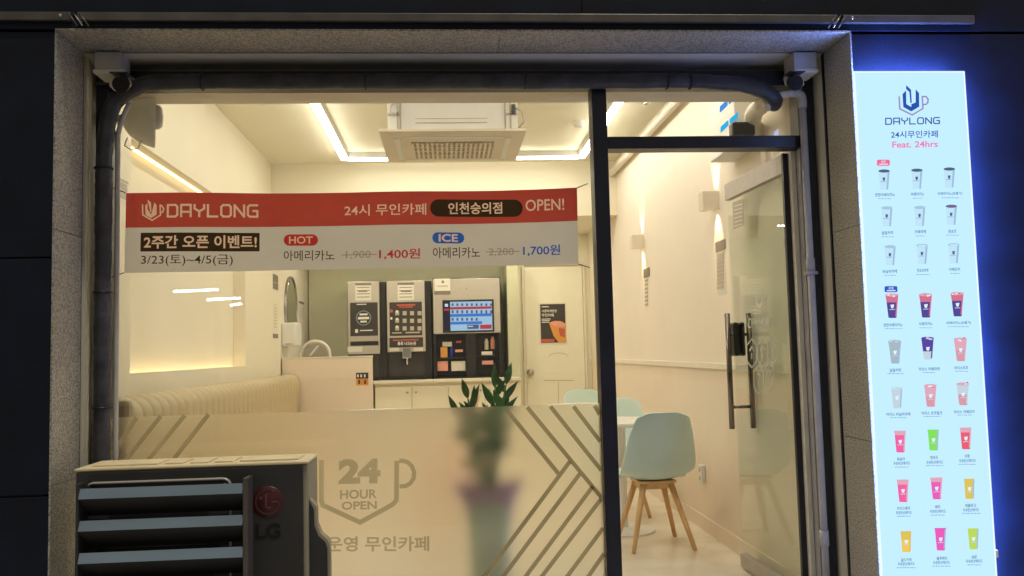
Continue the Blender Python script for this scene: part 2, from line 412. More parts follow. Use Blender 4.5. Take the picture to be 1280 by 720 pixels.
# lit canopy across the street: its three tubes show as reflections in the window
can = thing('street_canopy', 'dark canopy with three lit tubes across the street, reflected in the window', 'canopy', (-5, -9.4, 0))
tp = []
for (a, b, c, d) in ((217, 364.5, 273, 362), (259, 374.5, 301, 372.5), (288, 381.5, 302, 379.5)):
    p, q = at(a, b, Y=9.0), at(c, d, Y=9.0); tp.append((Vector((p.x, -p.y, p.z)), Vector((q.x, -q.y, q.z))))
box('roof_slab', M['cladding'], can, -7.2, -3.4, -10.0, -8.8, 2.75, 2.9)
for X in (-7.1, -3.6): box('post', M['frame'], can, X-.05, X+.05, -9.95, -9.85, -.12, 2.75)
for i, (p, q) in enumerate(tp):
    MB().tube([p, q], .02, seg=10).build('lamp_tube', M['tube'], can)
    for e in (p, q): MB().tube([e, (e.x, e.y, 2.75)], .006, seg=6).build('hanger', M['frame'], can)

# ------------------------------------------------------------------ outer wall of dark cladding with granite surround
XL, XR, ZT = -1.567, 1.777, 2.803       # opening
YO, YI = -.42, -.16                     # outer wall face, inner edge of the granite
wl = thing('facade_wall', 'dark navy clad wall of panels around the whole shop opening', 'wall', (0, YO, 0))
zs = [0, .93, 1.87, 2.80, 3.15, 4.2]
for (x0, x1, tag_) in ((-6, XL-.008, 'l'), (XR+.008, 6, 'r')):
    n = 4
    for i in range(n):
        a, b = x0+(x1-x0)*i/n, x0+(x1-x0)*(i+1)/n
        for j in range(3):
            if tag_ == 'r' and j != 2: continue
            z1 = zs[j+1]-.004
            box('cladding_panel', M['cladding'], wl, a+.002, b-.002, YO, YO+.03, (zs[j]+.004) if tag_ == 'l' else .004, z1, bev=.002)
for j in (3, 4):
    for i in range(2):
        a = (-6, .6)[i]
        box('cladding_panel', M['cladding'], wl, a+.001, (.599, 5.998)[i], YO-(.006 if j == 4 else 0), YO+.03, zs[j]+.009, zs[j+1]-.004, bev=.002)
MB().box(-6, XL-.04, YO+.03, 0, 0, 4.2).box(XR+.04, 6, YO+.03, 0, 0, 4.2).box(XL-.04, XR+.04, YO+.03, 0, ZT+.04, 4.2).build('backing', M['frame'], wl)
rl = thing('trim_rail', 'narrow metal trim rail running along the wall above the granite surround', 'rail', (0, YO, 2.855))
xr_end = at(1215, 26, Y=YO).x
x_b1, x_b2 = at(95, 24, Y=YO).x, at(1048, 26, Y=YO).x
for (a, b) in ((-6, x_b1-.012), (x_b1+.012, x_b2-.012), (x_b2+.012, xr_end)):
    box('rail_length', M['rail'], rl, a, b, YO-.022, YO-.002, 2.838, 2.874, bev=.003)
for xb, s in ((x_b1, 1), (x_b2, -1)):
    for k in range(3):
        o_ = (k-1)*.022
        MB().tube([(xb+o_, YO-.026, 2.868), (xb+o_+s*.04, YO-.03, 2.812)], .004, seg=8).build('bracket_rod', M['chrome'] if k == 1 else M['rail'], rl)
    MB().lathe([(0, -.006), (.006, -.006), (.006, 0)], (xb-s*.05, YO-.024, 2.857), 'Y', 12).build('screw', M['chrome'], rl)

gs = thing('granite_surround', 'speckled grey granite lining around the shop opening', 'surround', (0, YO, 0))
def gslab(x0, x1, z0, z1): box('granite_slab', M['granite'], gs, x0, x1, YO-.004, YI, z0, z1, bev=.0015)
zl = [0, .965, 1.985, ZT]
for a, b in zip(zl, zl[1:]):
    gslab(XL-.008, XL, a+.001, b-.0015)
zr = [0, 1.03, 1.955, ZT]
for a, b in zip(zr, zr[1:]): gslab(XR, XR+.008, a+.001, b-.0015)
xs = [XL-.008, -.9, .25, 1.2, XR+.008]
for a, b in zip(xs, xs[1:]): gslab(a+.0007, b-.0007, ZT, ZT+.008)
rv = thing('metal_reveal', 'cream sheet metal lining between the granite and the window frame', 'reveal', (0, YI, 0))
box('side_sheet', M['reveal'], rv, XL-.03, XL-.018, YI+.004, .07, .1, ZT+.02)
box('side_sheet', M['reveal'], rv, XR+.004, XR+.016, YI+.004, .07, .1, ZT+.02)
MB().box(XL-.012, XL+.004, YI+.028, YI+.05, .1, ZT).box(XL-.014, XL-.002, YI+.075, YI+.1, .1, ZT).build('ridge', M['reveal'], rv)
MB().box(XR-.004, XR+.003, YI+.006, YI+.022, .1, ZT).build('dark_gap', M['frame'], rv)
MB().box(XL-.017, XL-.008, YI+.004, YI+.024, .1, ZT).build('dark_gap', M['frame'], rv)
box('top_sheet', M['reveal'], rv, XL-.017, XR+.003, YI+.009, .07, ZT-.004, ZT+.01)
box('shadow_gap', M['frame'], rv, XL, XR, YI+.001, YI+.008, ZT+.001, ZT+.012)
struct('window_sill', M['granite'], XL, .70, -.42, .08, .08, .3, bev=.004)
struct('door_step', M['granite'], .77, XR, -.42, .08, .05, .196, bev=.004)

# ------------------------------------------------------------------ shop front frame and glass
GT = 2.688
fr = thing('shop_window_frame', 'black metal frame of the wide window and the door opening', 'frame', (0, 0, .3))
box('head', M['frame'], fr, XL, XR, -.03, .07, GT, GT+.075, bev=.002)
box('bead', M['rail'], fr, XL, .697, -.042, -.031, GT+.008, GT+.02)
box('mullion', M['frame'], fr, .698, .768, -.035, .07, .3, GT-.001, bev=.003)
box('transom_bar', M['frame'], fr, .769, 1.728, -.034, .06, 2.386, 2.444, bev=.003)
box('left_jamb', M['frame'], fr, XL+.002, -1.515, -.03, .07, .3, GT-.001, bev=.002)
box('right_jamb', M['frame'], fr, 1.728, XR-.002, -.03, .07, .2, GT-.001, bev=.002)
box('grey_post', M['frame_grey'], fr, 1.699, 1.727, -.02, .08, .2, 2.385, bev=.002)
box('grey_post', M['frame_grey'], fr, 1.699, 1.727, -.02, .08, 2.445, GT-.001, bev=.002)
box('inner_jamb', M['frame_cream'], fr, 1.675, 1.698, .03, .09, .2, 2.385, bev=.002)
box('bottom_rail', M['frame'], fr, -1.514, .697, -.03, .07, .3, .36, bev=.002)
for nm, a, b, c, d in (('window_pane', -1.515, .698, .36, GT), ('transom_pane', .768, 1.699, 2.444, GT)):
    box(nm, M['glass'], fr, a, b, -.004, .004, c, d)

film = thing('frosted_window_film', 'frosted beige privacy film with 24 HOUR OPEN cup print on the lower window', 'window film', (-.4, .012, .36))
zf = 1.2
MB().add([(-1.514, .012, .362), (.697, .012, .362), (.697, .012, 1.197), (-1.514, .012, 1.2)], [(0, 1, 2, 3)]).build('film_sheet', M['film'], film)
FP = Plane(Y=.008)
stripes = [((633, 512), (698, 592)), ((659, 509), (753, 623)), ((688, 508), (754, 588)), ((717, 508), (754, 552)), ((743, 507), (754, 518)),
           ((713, 576), (600, 728)), ((725, 592), (622, 730)), ((741, 608), (650, 730)), ((752, 623), (670, 730)), ((757, 660), (702, 730)), ((758, 692), (729, 730)),
           ((260.6, 518), (215, 577)), ((231, 519), (183, 578)), ((201, 520), (155, 578)), ((171, 522), (131, 575)), ((145, 524), (133, 541))]
for a, b in stripes:
    m = MB(); p, q = FP.p(*a), FP.p(*b)
    for v in (p, q):
        v.x = min(max(v.x, -1.51), .694)
    ribbon(m, [p, q], .019, NY); m.build('printed_stripe', M['ink_stripe'], film)
m = MB()
ribbon(m, [FP.p(*q) for q in [(401.7, 575), (401.7, 626), (403.5, 631.5), (450, 653), (491, 630.5), (495.5, 625), (496, 576)]], .021, NY)
ribbon(m, [FP.p(*q) for q in [(499, 576), (504, 576), (510, 578), (515, 583), (517.5, 590), (517, 598), (513, 604), (507, 607.5), (499.5, 608)]], .019, NY)
m.build('cup_outline', M['ink_olive'], film)
for a_ in (('24', 423, 574, 475.5, 605, .055), ('HOUR', 425, 612.5, 471, 624, .025), ('OPEN', 427, 627, 471, 637.5, .025), ('24시간 운영 무인카페', 337, 671, 536.5, 690, .022)):
    m = MB(); words(m, a_[0], FP, *a_[1:5], -1, a_[5]); m.build('lettering', M['ink_olive'], film, kind='stuff')

# ------------------------------------------------------------------ banner
BTL, BTR, BBL, BBR = [at(x, y, Y=-.055) for x, y in ((157, 241), (721, 235), (155, 341), (723, 330))]
def ban(s, t, h=0):          # s 0..1 right, t 0..1 up
    p = (BBL*(1-s)+BBR*s)*(1-t)+(BTL*(1-s)+BTR*s)*t
    wv = .006*math.sin(s*9.5+t*1.2)+.0035*math.sin(s*27+1)*(1-.5*t)
    sag = -.010*math.sin(PI*s)*(.3+.7*t)
    return Vector((p.x, p.y+wv-h, p.z+sag+.003*math.sin(s*13)*t))
def bpx(x, y, h=0):          # photo place -> banner
    s = (x-156)/(722-156)
    yt = 241+(235-241)*s; yb = 341+(330-341)*s
    sg = 3.2*math.sin(PI*max(0, min(1, s)))
    return ban(s, 1-(y-yt-0*sg)/(yb-yt), h)
bn = thing('banner', 'red and off-white opening event banner hung across the window', 'banner', (-.4, -.055, 1.84))
SPL = .565
def bpatch(mb, s0, s1, t0, t1, h, ns=60, nt_=4, th=.0012, mt=None):
    vs = []; fs = []
    for j in range(nt_+1):
        for i in range(ns+1):
            vs.append(ban(s0+(s1-s0)*i/ns, t0+(t1-t0)*j/nt_, h))
    n1 = ns+1
    for j in range(nt_):
        for i in range(ns):
            a = j*n1+i; fs.append((a, a+1, a+n1+1, a+n1))
    mb.add(vs, fs, mt, True)
# the print of the banner is drawn into a pixel picture, one cloth carries all of it
import numpy as np
BW, BH = 2400, 440
PIX = np.zeros((BH, BW, 3), np.float32); PIX[:] = (.66, .65, .64)
PIX[int(SPL*BH):] = (.46, .075, .060)
def fill(tris, c):
    """tris: triangles in s, t of the banner; edges smoothed by 3x3 samples"""
    cov = {}
    acc = np.zeros((BH, BW), np.float32)
    K = 3
    for tri in tris:
        P = np.array(tri, np.float64)*(BW, BH)
        x0, y0 = np.floor(P.min(0)).astype(int); x1, y1 = np.ceil(P.max(0)).astype(int)+1
        x0, y0, x1, y1 = max(x0, 0), max(y0, 0), min(x1, BW), min(y1, BH)
        if x1 <= x0 or y1 <= y0: continue
        d = (P[1, 0]-P[0, 0])*(P[2, 1]-P[0, 1])-(P[2, 0]-P[0, 0])*(P[1, 1]-P[0, 1])
        if abs(d) < 1e-9: continue
        xs = (x0+(np.arange((x1-x0)*K)+.5)/K)[None, :]; ys = (y0+(np.arange((y1-y0)*K)+.5)/K)[:, None]
        m = np.ones((ys.shape[0], xs.shape[1]), bool); sg = 1 if d > 0 else -1
        for i in range(3):
            a, b = P[i], P[(i+1) % 3]
            m &= ((b[0]-a[0])*(ys-a[1])-(b[1]-a[1])*(xs-a[0]))*sg >= 0
        acc[y0:y1, x0:x1] += m.reshape(y1-y0, K, x1-x0, K).mean((1, 3))
    acc = np.clip(acc, 0, 1)[..., None]
    PIX[:] = PIX*(1-acc)+np.array(c, np.float32)*acc
def bst(x, y):               # photo place -> s, t of the banner
    s_ = (x-156)/(722-156)
    yt = 241-6*s_; yb = 341-11*s_
    return (s_, 1-(y-yt-1.6*math.sin(PI*max(0, min(1, s_))))/(yb-yt))
def bdraw(txt, x0, y0, x1, y1, c, bold=0, dyr=0):
    vs, fs = glyphs(txt, bold)
    q = [bst(x0+(x1-x0)*a, y0+(y1-y0)*(1-b)+dyr*a) for a, b in vs]
    fill([(q[f[0]], q[f[k]], q[f[k+1]]) for f in fs for k in range(1, len(f)-1)], c)
class Flat:                  # collects strokes as flat shapes of the print
    def __init__(s): s.t = []
    def slab(s, pts, d, mt=None):
        q = [bst(p.x, p.y) for p in pts]; s.t += [(q[0], q[k], q[k+1]) for k in range(1, len(q)-1)]
def bpill(x0, y0, x1, y1, c, rad=None):
    r = (y1-y0)/2 if rad is None else rad; pts = []
    for cx, cyy, a0 in ((x1-r, y0+r, -90), (x1-r, y1-r, 0), (x0+r, y1-r, 90), (x0+r, y0+r, 180)):
        for k in range(10):
            a = math.radians(a0+k*10); pts.append(bst(cx+r*math.cos(a), cyy+r*math.sin(a)))
    fill([(pts[0], pts[k], pts[k+1]) for k in range(1, len(pts)-1)], c)
PALE, DARK, REDC, BLUEC, GREYC, MIDC = (.80, .60, .50), (.045, .03, .018), (.52, .045, .045), (.03, .13, .60), (.36, .31, .27), (.12, .07, .05)
NZ = Vector((0, 0, 1))
fl = Flat(); stroke(fl, [Vector((x, y, 0)) for x, y in [(176, 256), (176.5, 268.5), (188, 275.5), (198, 269), (197.5, 256.5), (199.5, 257.5), (202, 261), (201, 265), (198, 266.5)]], 1.7, NZ); fill(fl.t, PALE)
lf = lambda x, y: Vector((176+25.5*(x-285)/245, 249.5+26*(y-105)/250, 0))
for pg in ([(315, 178), (343, 148), (345, 262), (388, 290), (388, 328), (322, 288)], [(345, 105), (384, 143), (390, 262), (376, 252), (370, 160), (345, 140)], [(424, 140), (450, 172), (452, 286), (388, 328), (388, 290), (424, 256)]):
    fl = Flat(); fl.slab([lf(*q) for q in pg], None); fill(fl.t, PALE)
fl = Flat()
for i, ch in enumerate('DAYLONG'):
    for pl_ in LETTERS[ch]: stroke(fl, [Vector((207+110*(i*5.6+a)/37.6, 271-14.5*b/5-.6*(i/6), 0)) for a, b in pl_], 2.6, NZ)
fill(fl.t, PALE)
bdraw('24시 무인카페', 425, 255.5, 528, 270, PALE, .012, -1.5); bdraw('OPEN!', 655, 249, 705, 263.5, PALE, .01, -1)
bpill(533, 248.5, 651.5, 270.5, DARK); bdraw('인천숭의점', 556, 252.5, 625, 267.5, PALE, .02, -1)
bpill(174.5, 291, 320, 314.5, DARK, 1); bdraw('2주간 오픈 이벤트!', 178.5, 294.5, 316.5, 311, PALE, .024, -.5)
bpill(350, 293, 392.5, 307.5, REDC); bdraw('HOT', 356.5, 295.5, 386, 305, PALE, .02)
bpill(535.5, 290.5, 576, 304.5, BLUEC); bdraw('ICE', 543.5, 292.5, 568, 302.5, PALE, .025)
bdraw('3/23(토)~4/5(금)', 175.5, 318.5, 287, 333, DARK, .002); bdraw('아메리카노', 350, 313.5, 413, 327, DARK, .004, -.5); bdraw('아메리카노', 536, 309.5, 596, 323.5, DARK, .004, -.8)
bdraw('1,900', 427, 314.5, 458, 325, GREYC, 0, -.3); bdraw('2,200', 607, 310.5, 639, 321, GREYC, 0, -.6)
fl = Flat(); stroke(fl, [Vector((422, 319.5, 0)), Vector((465, 318.7, 0))], 1.1, NZ); stroke(fl, [Vector((604, 315, 0)), Vector((646, 314.2, 0))], 1.1, NZ); fill(fl.t, GREYC)
bdraw('1,400원', 468.5, 311.5, 520, 325.5, REDC, .016, -.5); bdraw('1,700원', 651, 306.5, 699, 320.5, BLUEC, .016, -1)
img = bpy.data.images.new('banner_print', BW, BH, float_buffer=True); img.colorspace_settings.name = 'Non-Color'
img.pixels.foreach_set(np.concatenate([PIX, np.ones((BH, BW, 1), np.float32)], 2).ravel()); img.pack()
M['banner'], t, o = newmat('printed_banner_cloth')
ti = N(t, 'ShaderNodeTexImage'); ti.image = img; uvn = N(t, 'ShaderNodeUVMap'); uvn.uv_map = 'print'
t.links.new(uvn.outputs[0], ti.inputs[0])
tc = N(t, 'ShaderNodeTexCoord'); nz = N(t, 'ShaderNodeTexNoise'); nz.inputs['Scale'].default_value = 3; nz.inputs['Detail'].default_value = 6
t.links.new(tc.outputs['Object'], nz.inputs['Vector'])
mr_ = N(t, 'ShaderNodeMapRange'); mr_.inputs[3].default_value = .86; mr_.inputs[4].default_value = 1.10; t.links.new(nz.outputs[0], mr_.inputs[0])
mu = N(t, 'ShaderNodeMix', data_type='RGBA', blend_type='MULTIPLY'); mu.inputs[0].default_value = 1
t.links.new(ti.outputs[0], mu.inputs[6]); t.links.new(mr_.outputs[0], mu.inputs[7])
d = N(t, 'ShaderNodeBsdfDiffuse'); r_ = N(t, 'ShaderNodeBsdfTranslucent'); mx = N(t, 'ShaderNodeMixShader'); mx.inputs[0].default_value = .72
for n_ in (d, r_): t.links.new(mu.outputs[2], n_.inputs[0])
t.links.new(d.outputs[0], mx.inputs[1]); t.links.new(r_.outputs[0], mx.inputs[2]); t.links.new(mx.outputs[0], o.inputs[0])
def band(name, t0, t1, nt_):
    m = MB(); bpatch(m, 0, 1, t0, t1, 0, 90, nt_); o = m.build(name, M['banner'], bn)
    uv = o.data.uv_layers.new(name='print')
    st = [((i % 91)/90, t0+(t1-t0)*(i//91)/nt_) for i in range(len(o.data.vertices))]
    for lp_ in o.data.loops: uv.data[lp_.index].uv = st[lp_.vertex_index]
band('red_band', SPL, 1, 5); band('white_band', 0, SPL, 6)
m = MB()
for (c, e) in ((BTL, (-1, .35)), (BTR, (1, .35)), (BBL, (-1, -.25)), (BBR, (1, -.25))):
    L = .10 if c.x < 0 else .055
    MB().tube([c, (c.x+e[0]*L, -.04, c.z+e[1]*L*1.2)], .0022, seg=6).build('tie_cord', M['frame'], bn)

# ------------------------------------------------------------------ room shell
RX, LX, CZ = 1.72, -1.69, 3.33
struct('floor', M['floor'], LX-.3, RX+.3, .07, 7, FL-.1, FL)
struct('ceiling', M['ceiling'], LX-.3, RX+.3, .07, 7, CZ, CZ+.1)
wr = tagit(bpy.data.objects.new('wall_right', None), kind='structure'); COL.objects.link(wr)
box('upper_wall', M['wall_r'], wr, RX, RX+.2, .09, 7, 1.34, CZ)
box('lower_wall', M['wainscot'], wr, RX+.002, RX+.2, .09, 7, FL, 1.3)
box('dado_rail', M['trim'], wr, RX-.014, RX+.2, .09, 6.6, 1.3, 1.34, bev=.003)
box('skirting', M['wainscot'], wr, RX-.010, RX, .092, 6.6, FL, FL+.10, bev=.002)
wf = tagit(bpy.data.objects.new('wall_front', None), kind='structure'); COL.objects.link(wf)
box('lintel', M['wall_r'], wf, LX, RX, .072, .25, 2.69, CZ)
RY0, RY1, RZ0, RZ1 = .765, 3.42, 1.352, 2.655
wle = tagit(bpy.data.objects.new('wall_left', None), kind='structure'); COL.objects.link(wle)
MB().box(LX-.3, LX, .072, RY0, FL, CZ).box(LX-.3, LX, RY1, 4.93, FL, CZ).box(LX-.3, LX, RY0, RY1, FL, RZ0).box(LX-.3, LX, RY0, RY1, RZ1, CZ).build('wall_plaster', M['wall'], wle)
box('alcove_back', M['wall'], wle, LX-.3, LX-.10, RY0, RY1, RZ0, RZ1)
box('alcove_lip', M['wall'], wle, LX-.025, LX-.002, RY0+.001, RY1-.001, RZ0, RZ0+.03)
box('far_wall_plaster', M['trim'], wle, LX-.3, LX-.012, 4.93, 7, FL, CZ)
box('cove_strip', M['cove'], wle, LX-.085, LX-.045, RY0+.05, RY1-.05, RZ0+.001, RZ0+.008)
box('cove_strip', M['cove'], wle, LX-.085, LX-.065, RY0+.05, RY1-.05, RZ1-.008, RZ1-.001)
wb = tagit(bpy.data.objects.new('wall_back', None), kind='structure'); COL.objects.link(wb)
box('panelled_back', M['olive'], wb, LX, .83, 6.75, 6.95, FL, CZ)
box('door_wall', M['door_paint'], wb, .83, RX, 6.36, 6.95, FL, CZ)
struct('bulkhead', M['wall'], LX, RX, 4.5, 4.75, 2.78, CZ)
struct('alcove_ceiling', M['wall'], LX, RX, 4.75, 7, 2.84, 2.94)

dl0 = thing('downlight', 'recessed round downlight in the low ceiling over the drink machines', 'downlight', (-1.1, 5.6, 2.84), group='downlights in the low ceiling over the drink machines')
MB().lathe([(.055, -.004), (.048, -.006), (.045, -.002), (.045, 0)], (-1.1, 5.6, 2.84), seg=20).build('rim', M['white'], dl0)
MB().lathe([(0, -.003), (.044, -.003)], (-1.1, 5.6, 2.84), seg=20).build('lens', M['downlight'], dl0)
dl0['label'] = 'recessed round downlight leftmost in the low ceiling over the drink machines'
for x, w_ in ((-.35, 'second from the left'), (.4, 'third from the left'), (1.15, 'above the back door')):
    c = copy_tree(dl0); c.location.x = x; c['label'] = 'recessed round downlight in the low ceiling, '+w_

# back door, knob
dr = thing('back_room_door', 'cream flush door at the back with a poster on it', 'door', (1.26, 6.34, FL))
DP = Plane(Y=6.335)
dx0, dx1 = .90, 1.66
box('door_leaf', M['door_paint'], dr, dx0+.03, dx1-.03, 6.335, 6.359, FL+.005, 2.45, bev=.002)
MB().box(dx0, dx0+.026, 6.32, 6.358, FL, 2.5).box(dx1-.026, dx1, 6.32, 6.358, FL, 2.5).box(dx0+.027, dx1-.027, 6.32, 6.358, 2.47, 2.5).build('door_frame', M['trim'], dr)
kp = at(660, 466, Y=6.3)
MB().lathe([(0, -.03), (.026, -.028), (.034, -.012), (.03, .004), (.04, .01), (.04, .034)], (kp.x+.03, 6.3, kp.z), 'Y', 24).build('knob', M['steel'], dr)
ps = thing('coffee_poster', 'small dark poster with an iced drink on the back door', 'poster', DP.p(691, 405))
m = MB(); card(m, DP.lift(.004), 673, 379, 709, 430, .003); m.build('paper_margin', M['notice'], ps)
m = MB(); card(m, DP.lift(.006), 675, 380.5, 707.5, 428, .0015); m.build('dark_print', M['darkbrown'], ps)
P2 = DP.lift(.008); m = MB()
poly(m, P2, [(686, 403), (700, 401), (707.3, 406), (707, 428), (698, 428), (692, 420)], mt=M['orange'])
P3 = DP.lift(.0100)
poly(m, P3, [(687, 403), (694, 401), (702, 402), (707, 405), (705, 409), (694, 408)], mt=M['pinkp'])
poly(m, P3, [(698, 410), (706, 411), (706, 422), (700, 420)], mt=M['redp'])
card(m, P3, 676, 424, 693, 427.5, .001, mt=M['redp'])
m.build('drink_picture', None, ps)
m = MB()
card(m, P3, 677, 383, 686, 384); words(m, '시원하게한잔', P3, 677, 387, 696, 390.5, 0, .02); words(m, '무인카페', P3, 677, 392, 692, 396, 0, .02)
for k in range(3): card(m, P3, 677, 398.5+2*k, 688-k, 399.2+2*k)
m.build('lettering', M['white_ink'], ps)
ns_ = MB()
P2 = DP.lift(.003)
stroke(ns_, [P2.p(680, 475.5), P2.p(717, 475.5)], .008, NY); stroke(ns_, [P2.p(698, 477), P2.p(698, 509)], .006, NY)
for k in range(9):
    a = PI*k/8; 
stroke(ns_, [P2.p(686+12-12*math.cos(PI*k/6), 446-5*math.sin(PI*k/6)) for k in range(7)], .005, NY)
ns_.build('faint_door_decal', M['text_mid'], None, label='faint grey line decal low on the cream back door', cat='decal', kind='stuff')

# notices on the left wall (seen at a slant)
LP = Plane(.002, X=LX)
def notice(name, label, P, x0, y0, x1, y1, rows, head=None, sheet=True, cat='notice', hm=None):
    c = P.p((x0+x1)/2, (y0+y1)/2); t = thing(name, label, cat, c)
    if sheet: m = MB(); card(m, P, x0, y0, x1, y1, .0015); m.build('sheet', M['notice'], t)
    if head:
        m = MB(); card(m, P.lift(.0025), x0+.3, head[0], x1-.3, head[1], .001); m.build('heading', hm or M['text_grey'], t)
    m = MB(); Q = P.lift(.0025)
    for (a, b, c_, d) in rows: card(m, Q, a, b, c_, d, .001)
    m.build('printed_lines', M['text_mid'], t)
    return t
notice('wall_notice', 'narrow notice with a dark upper block on the left wall beside the lit alcove', LP, 340.5, 341, 347.5, 364, [(341.5, 344, 346.5, 347), (341.5, 352, 346.5, 355)], head=(342, 363))
notice('wall_notice', 'faint narrow notice ending in a dark square, below the dark block on the left wall', LP, 340.5, 374, 347.5, 424, [(342, 380+4*k, 346, 381.5+4*k) for k in range(8)], head=(417, 423), sheet=False)
LP2 = Plane(.002, X=LX-.012)
notice('wall_notice', 'small notice with dark square between the round mirror and the drink machines', LP2, 373, 375, 380, 399, [(374, 386+3*k, 379, 387+3*k) for k in range(4)], head=(376, 381))
stk = notice('wall_notice', 'grey slanted sticker high on the left wall beside the banner end', LP, 144, 222, 160, 256, [(146, 230+5*k, 158, 231.5+5*k) for k in range(4)], head=(223, 228), hm=M['text_mid'])
# round mirror and towel box on the left wall further back
a, b = at(355, 385, X=LX-.012), at(369, 385, X=LX-.012)
mc = Vector((LX, (a.y+b.y)/2, at(362, 385, X=LX-.012).z)); mr = (at(362, 346, X=LX-.012).z-at(362, 425, X=LX-.012).z)/2
mm = thing('round_wall_mirror', 'large round mirror on the left wall behind the low partition', 'mirror', mc)
MB().lathe([(mr, -.012), (mr, .016), (mr-.012, .02), (mr-.016, .012), (mr-.016, -.012)], mc, 'X', 48).build('rim', M['steel'], mm)
MB().lathe([(0, .008), (mr-.016, .008)], mc, 'X', 48).build('mirror_glass', M['mirror'], mm)
a = at(360, 400, X=LX+.1); b_ = at(386, 424, X=LX+.1)
tb = thing('towel_dispenser', 'white paper towel box on the left wall below the round mirror', 'dispenser', (LX, a.y+.4, b_.z))
y0 = at(360, 410, X=LX+.1).y; 
box('case', M['white'], tb, LX-.012, LX+.13, y0+.25, y0+.62, 1.56, 1.80, bev=.012)
box('slot', M['text_mid'], tb, LX+.02, LX+.10, y0+.248, y0+.252, 1.575, 1.585)
# low partition with hand basin mirror behind
lp = thing('low_partition', 'low pinkish beige partition wall at the end of the long bench', 'partition', (-1.2, 5.0, FL))
pxr = at(465, 460, Y=5.0).x
box('panel', M['wainscot'], lp, LX+.002, pxr, 5.0, 5.1, FL, 1.425, bev=.003)
box('cap', M['trim'], lp, LX+.002, pxr+.004, 4.994, 5.106, 1.426, 1.44, bev=.002)
PP = Plane(.002, Y=5.0)
op = thing('safety_notice', 'small black and orange notice on the low partition', 'notice', PP.p(453, 474))
m = MB(); card(m, PP, 445, 466, 460.5, 481.5, .0015); m.build('sheet', M['orange'], op)
m = MB(); Q = PP.lift(.002); card(m, Q, 445, 466, 460.5, 473, .001)
for x in (449, 456.5): poly(m, Q, [(x-1.2, 475), (x+1.2, 475), (x+1.2, 480), (x-1.2, 480)], .001)
m.build('dark_header', M['darkbrown'], op)
m = MB(); Q = PP.lift(.0035)
for x in (447.5, 451.5, 456): card(m, Q, x-1, 468, x+1, 471.5, .0008)
m.build('pictograms', M['white_ink'], op, kind='stuff')
c = at(394, 441, Y=5.5); R_ = .155
rm = thing('round_basin_mirror', 'round beige rimmed tabletop mirror behind the low partition', 'mirror', (c.x, 5.5, c.z-.35))
MB().tube([(c.x+R_*math.cos(2*PI*k/28), 5.5, c.z-.03+R_*math.sin(2*PI*k/28)) for k in range(29)], .018, seg=8, cap=False).build('rim', M['reveal'], rm)
MB().lathe([(0, .0), (R_-.03, .0)], (c.x, 5.5, c.z-.03), 'Y', 32).build('mirror_glass', M['steel'], rm)
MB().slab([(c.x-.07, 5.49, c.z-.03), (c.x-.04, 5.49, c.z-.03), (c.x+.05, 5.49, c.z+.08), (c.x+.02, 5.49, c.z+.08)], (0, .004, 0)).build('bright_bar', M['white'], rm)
MB().tube([(c.x, 5.5, c.z-.2), (c.x, 5.5, c.z-.3)], .012).lathe([(0, 0), (.09, 0), (.085, .015), (.02, .02)], (c.x, 5.5, c.z-.36)).build('stand', M['reveal'], rm)
wc = thing('wash_counter', 'cream washstand behind the low partition', 'counter', (-1.3, 5.6, FL))
box('body', M['trim'], wc, LX+.002, -.95, 5.2, 6.0, FL, c.z-.40); box('top', M['white'], wc, LX+.002, -.94, 5.19, 6.0, c.z-.398, c.z-.362, bev=.004)

# ------------------------------------------------------------------ counter and machines
KY = 6.12
cz = at(550, 474, Y=5.98).z
ct = thing('service_counter', 'cream counter with cupboard doors below the drink machines', 'counter', (0, 6.3, FL))
cxl = at(466, 480, Y=5.98).x
box('countertop', M['trim'], ct, cxl, .829, 5.98, 6.749, cz-.035, cz, bev=.004)
box('carcass', M['wall'], ct, cxl+.02, .829, 6.04, 6.749, FL+.08, cz-.036)
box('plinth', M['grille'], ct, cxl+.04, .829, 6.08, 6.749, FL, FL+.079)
xs = [cxl+.02+(.829-cxl-.02)*k/4 for k in range(5)]
for a, b in zip(xs, xs[1:]):
    d = box('cupboard_door', M['wall'], ct, a+.003, b-.003, 6.02, 6.039, FL+.09, cz-.075, bev=.002)
    kx = b-.05 if (xs.index(a) % 2 == 0) else a+.05
    MB().lathe([(0, -.02), (.011, -.018), (.008, 0)], (kx, 6.02, cz-.14), 'Y', 12).build('door_knob', M['steel'], d)
box('side_panel', M['olive'], ct, .70, .829, 6.06, 6.748, cz+.001, 2.5)
KP = Plane(Y=KY)
def kx(px): return at(px, 410, Y=KY).x
def kz(py, px=540): return at(px, py, Y=KY).z
# two vending dispensers
def dispenser(label, xa, xb, ytop, ybot, ybase, dark=True):
    t = thing('drink_dispenser', label, 'drink machine', ((kx(xa)+kx(xb))/2, KY+.2, cz), group='silver drink dispensers on the counter')
    box('back_case', M['black'], t, kx(xa)-.01, kx(xb)+.075, KY+.06, KY+.5, cz+.001, kz(ytop), bev=.004)
    box('front_panel', M['silver'], t, kx(xa), kx(xb), KY, KY+.059, kz(ybot), kz(ytop), bev=.004)
    box('drip_tray', M['black'], t, kx(xa), kx(xb), KY-.02, KY+.059, cz+.001, cz+.03, bev=.003)
    box('nozzle_bay', M['darkbrown'], t, kx(xa)+.02, kx(xb)-.02, KY+.052, KY+.0595, cz+.035, kz(ybot)-.005)
    return t
t1 = dispenser('silver vending dispenser with a round emblem panel behind the low partition', 435, 474.5, 350.5, 440.5, 470)
t2 = dispenser('silver coffee dispenser with a menu panel and tap beside the screen machine', 484, 531.5, 350.5, 439, 470)
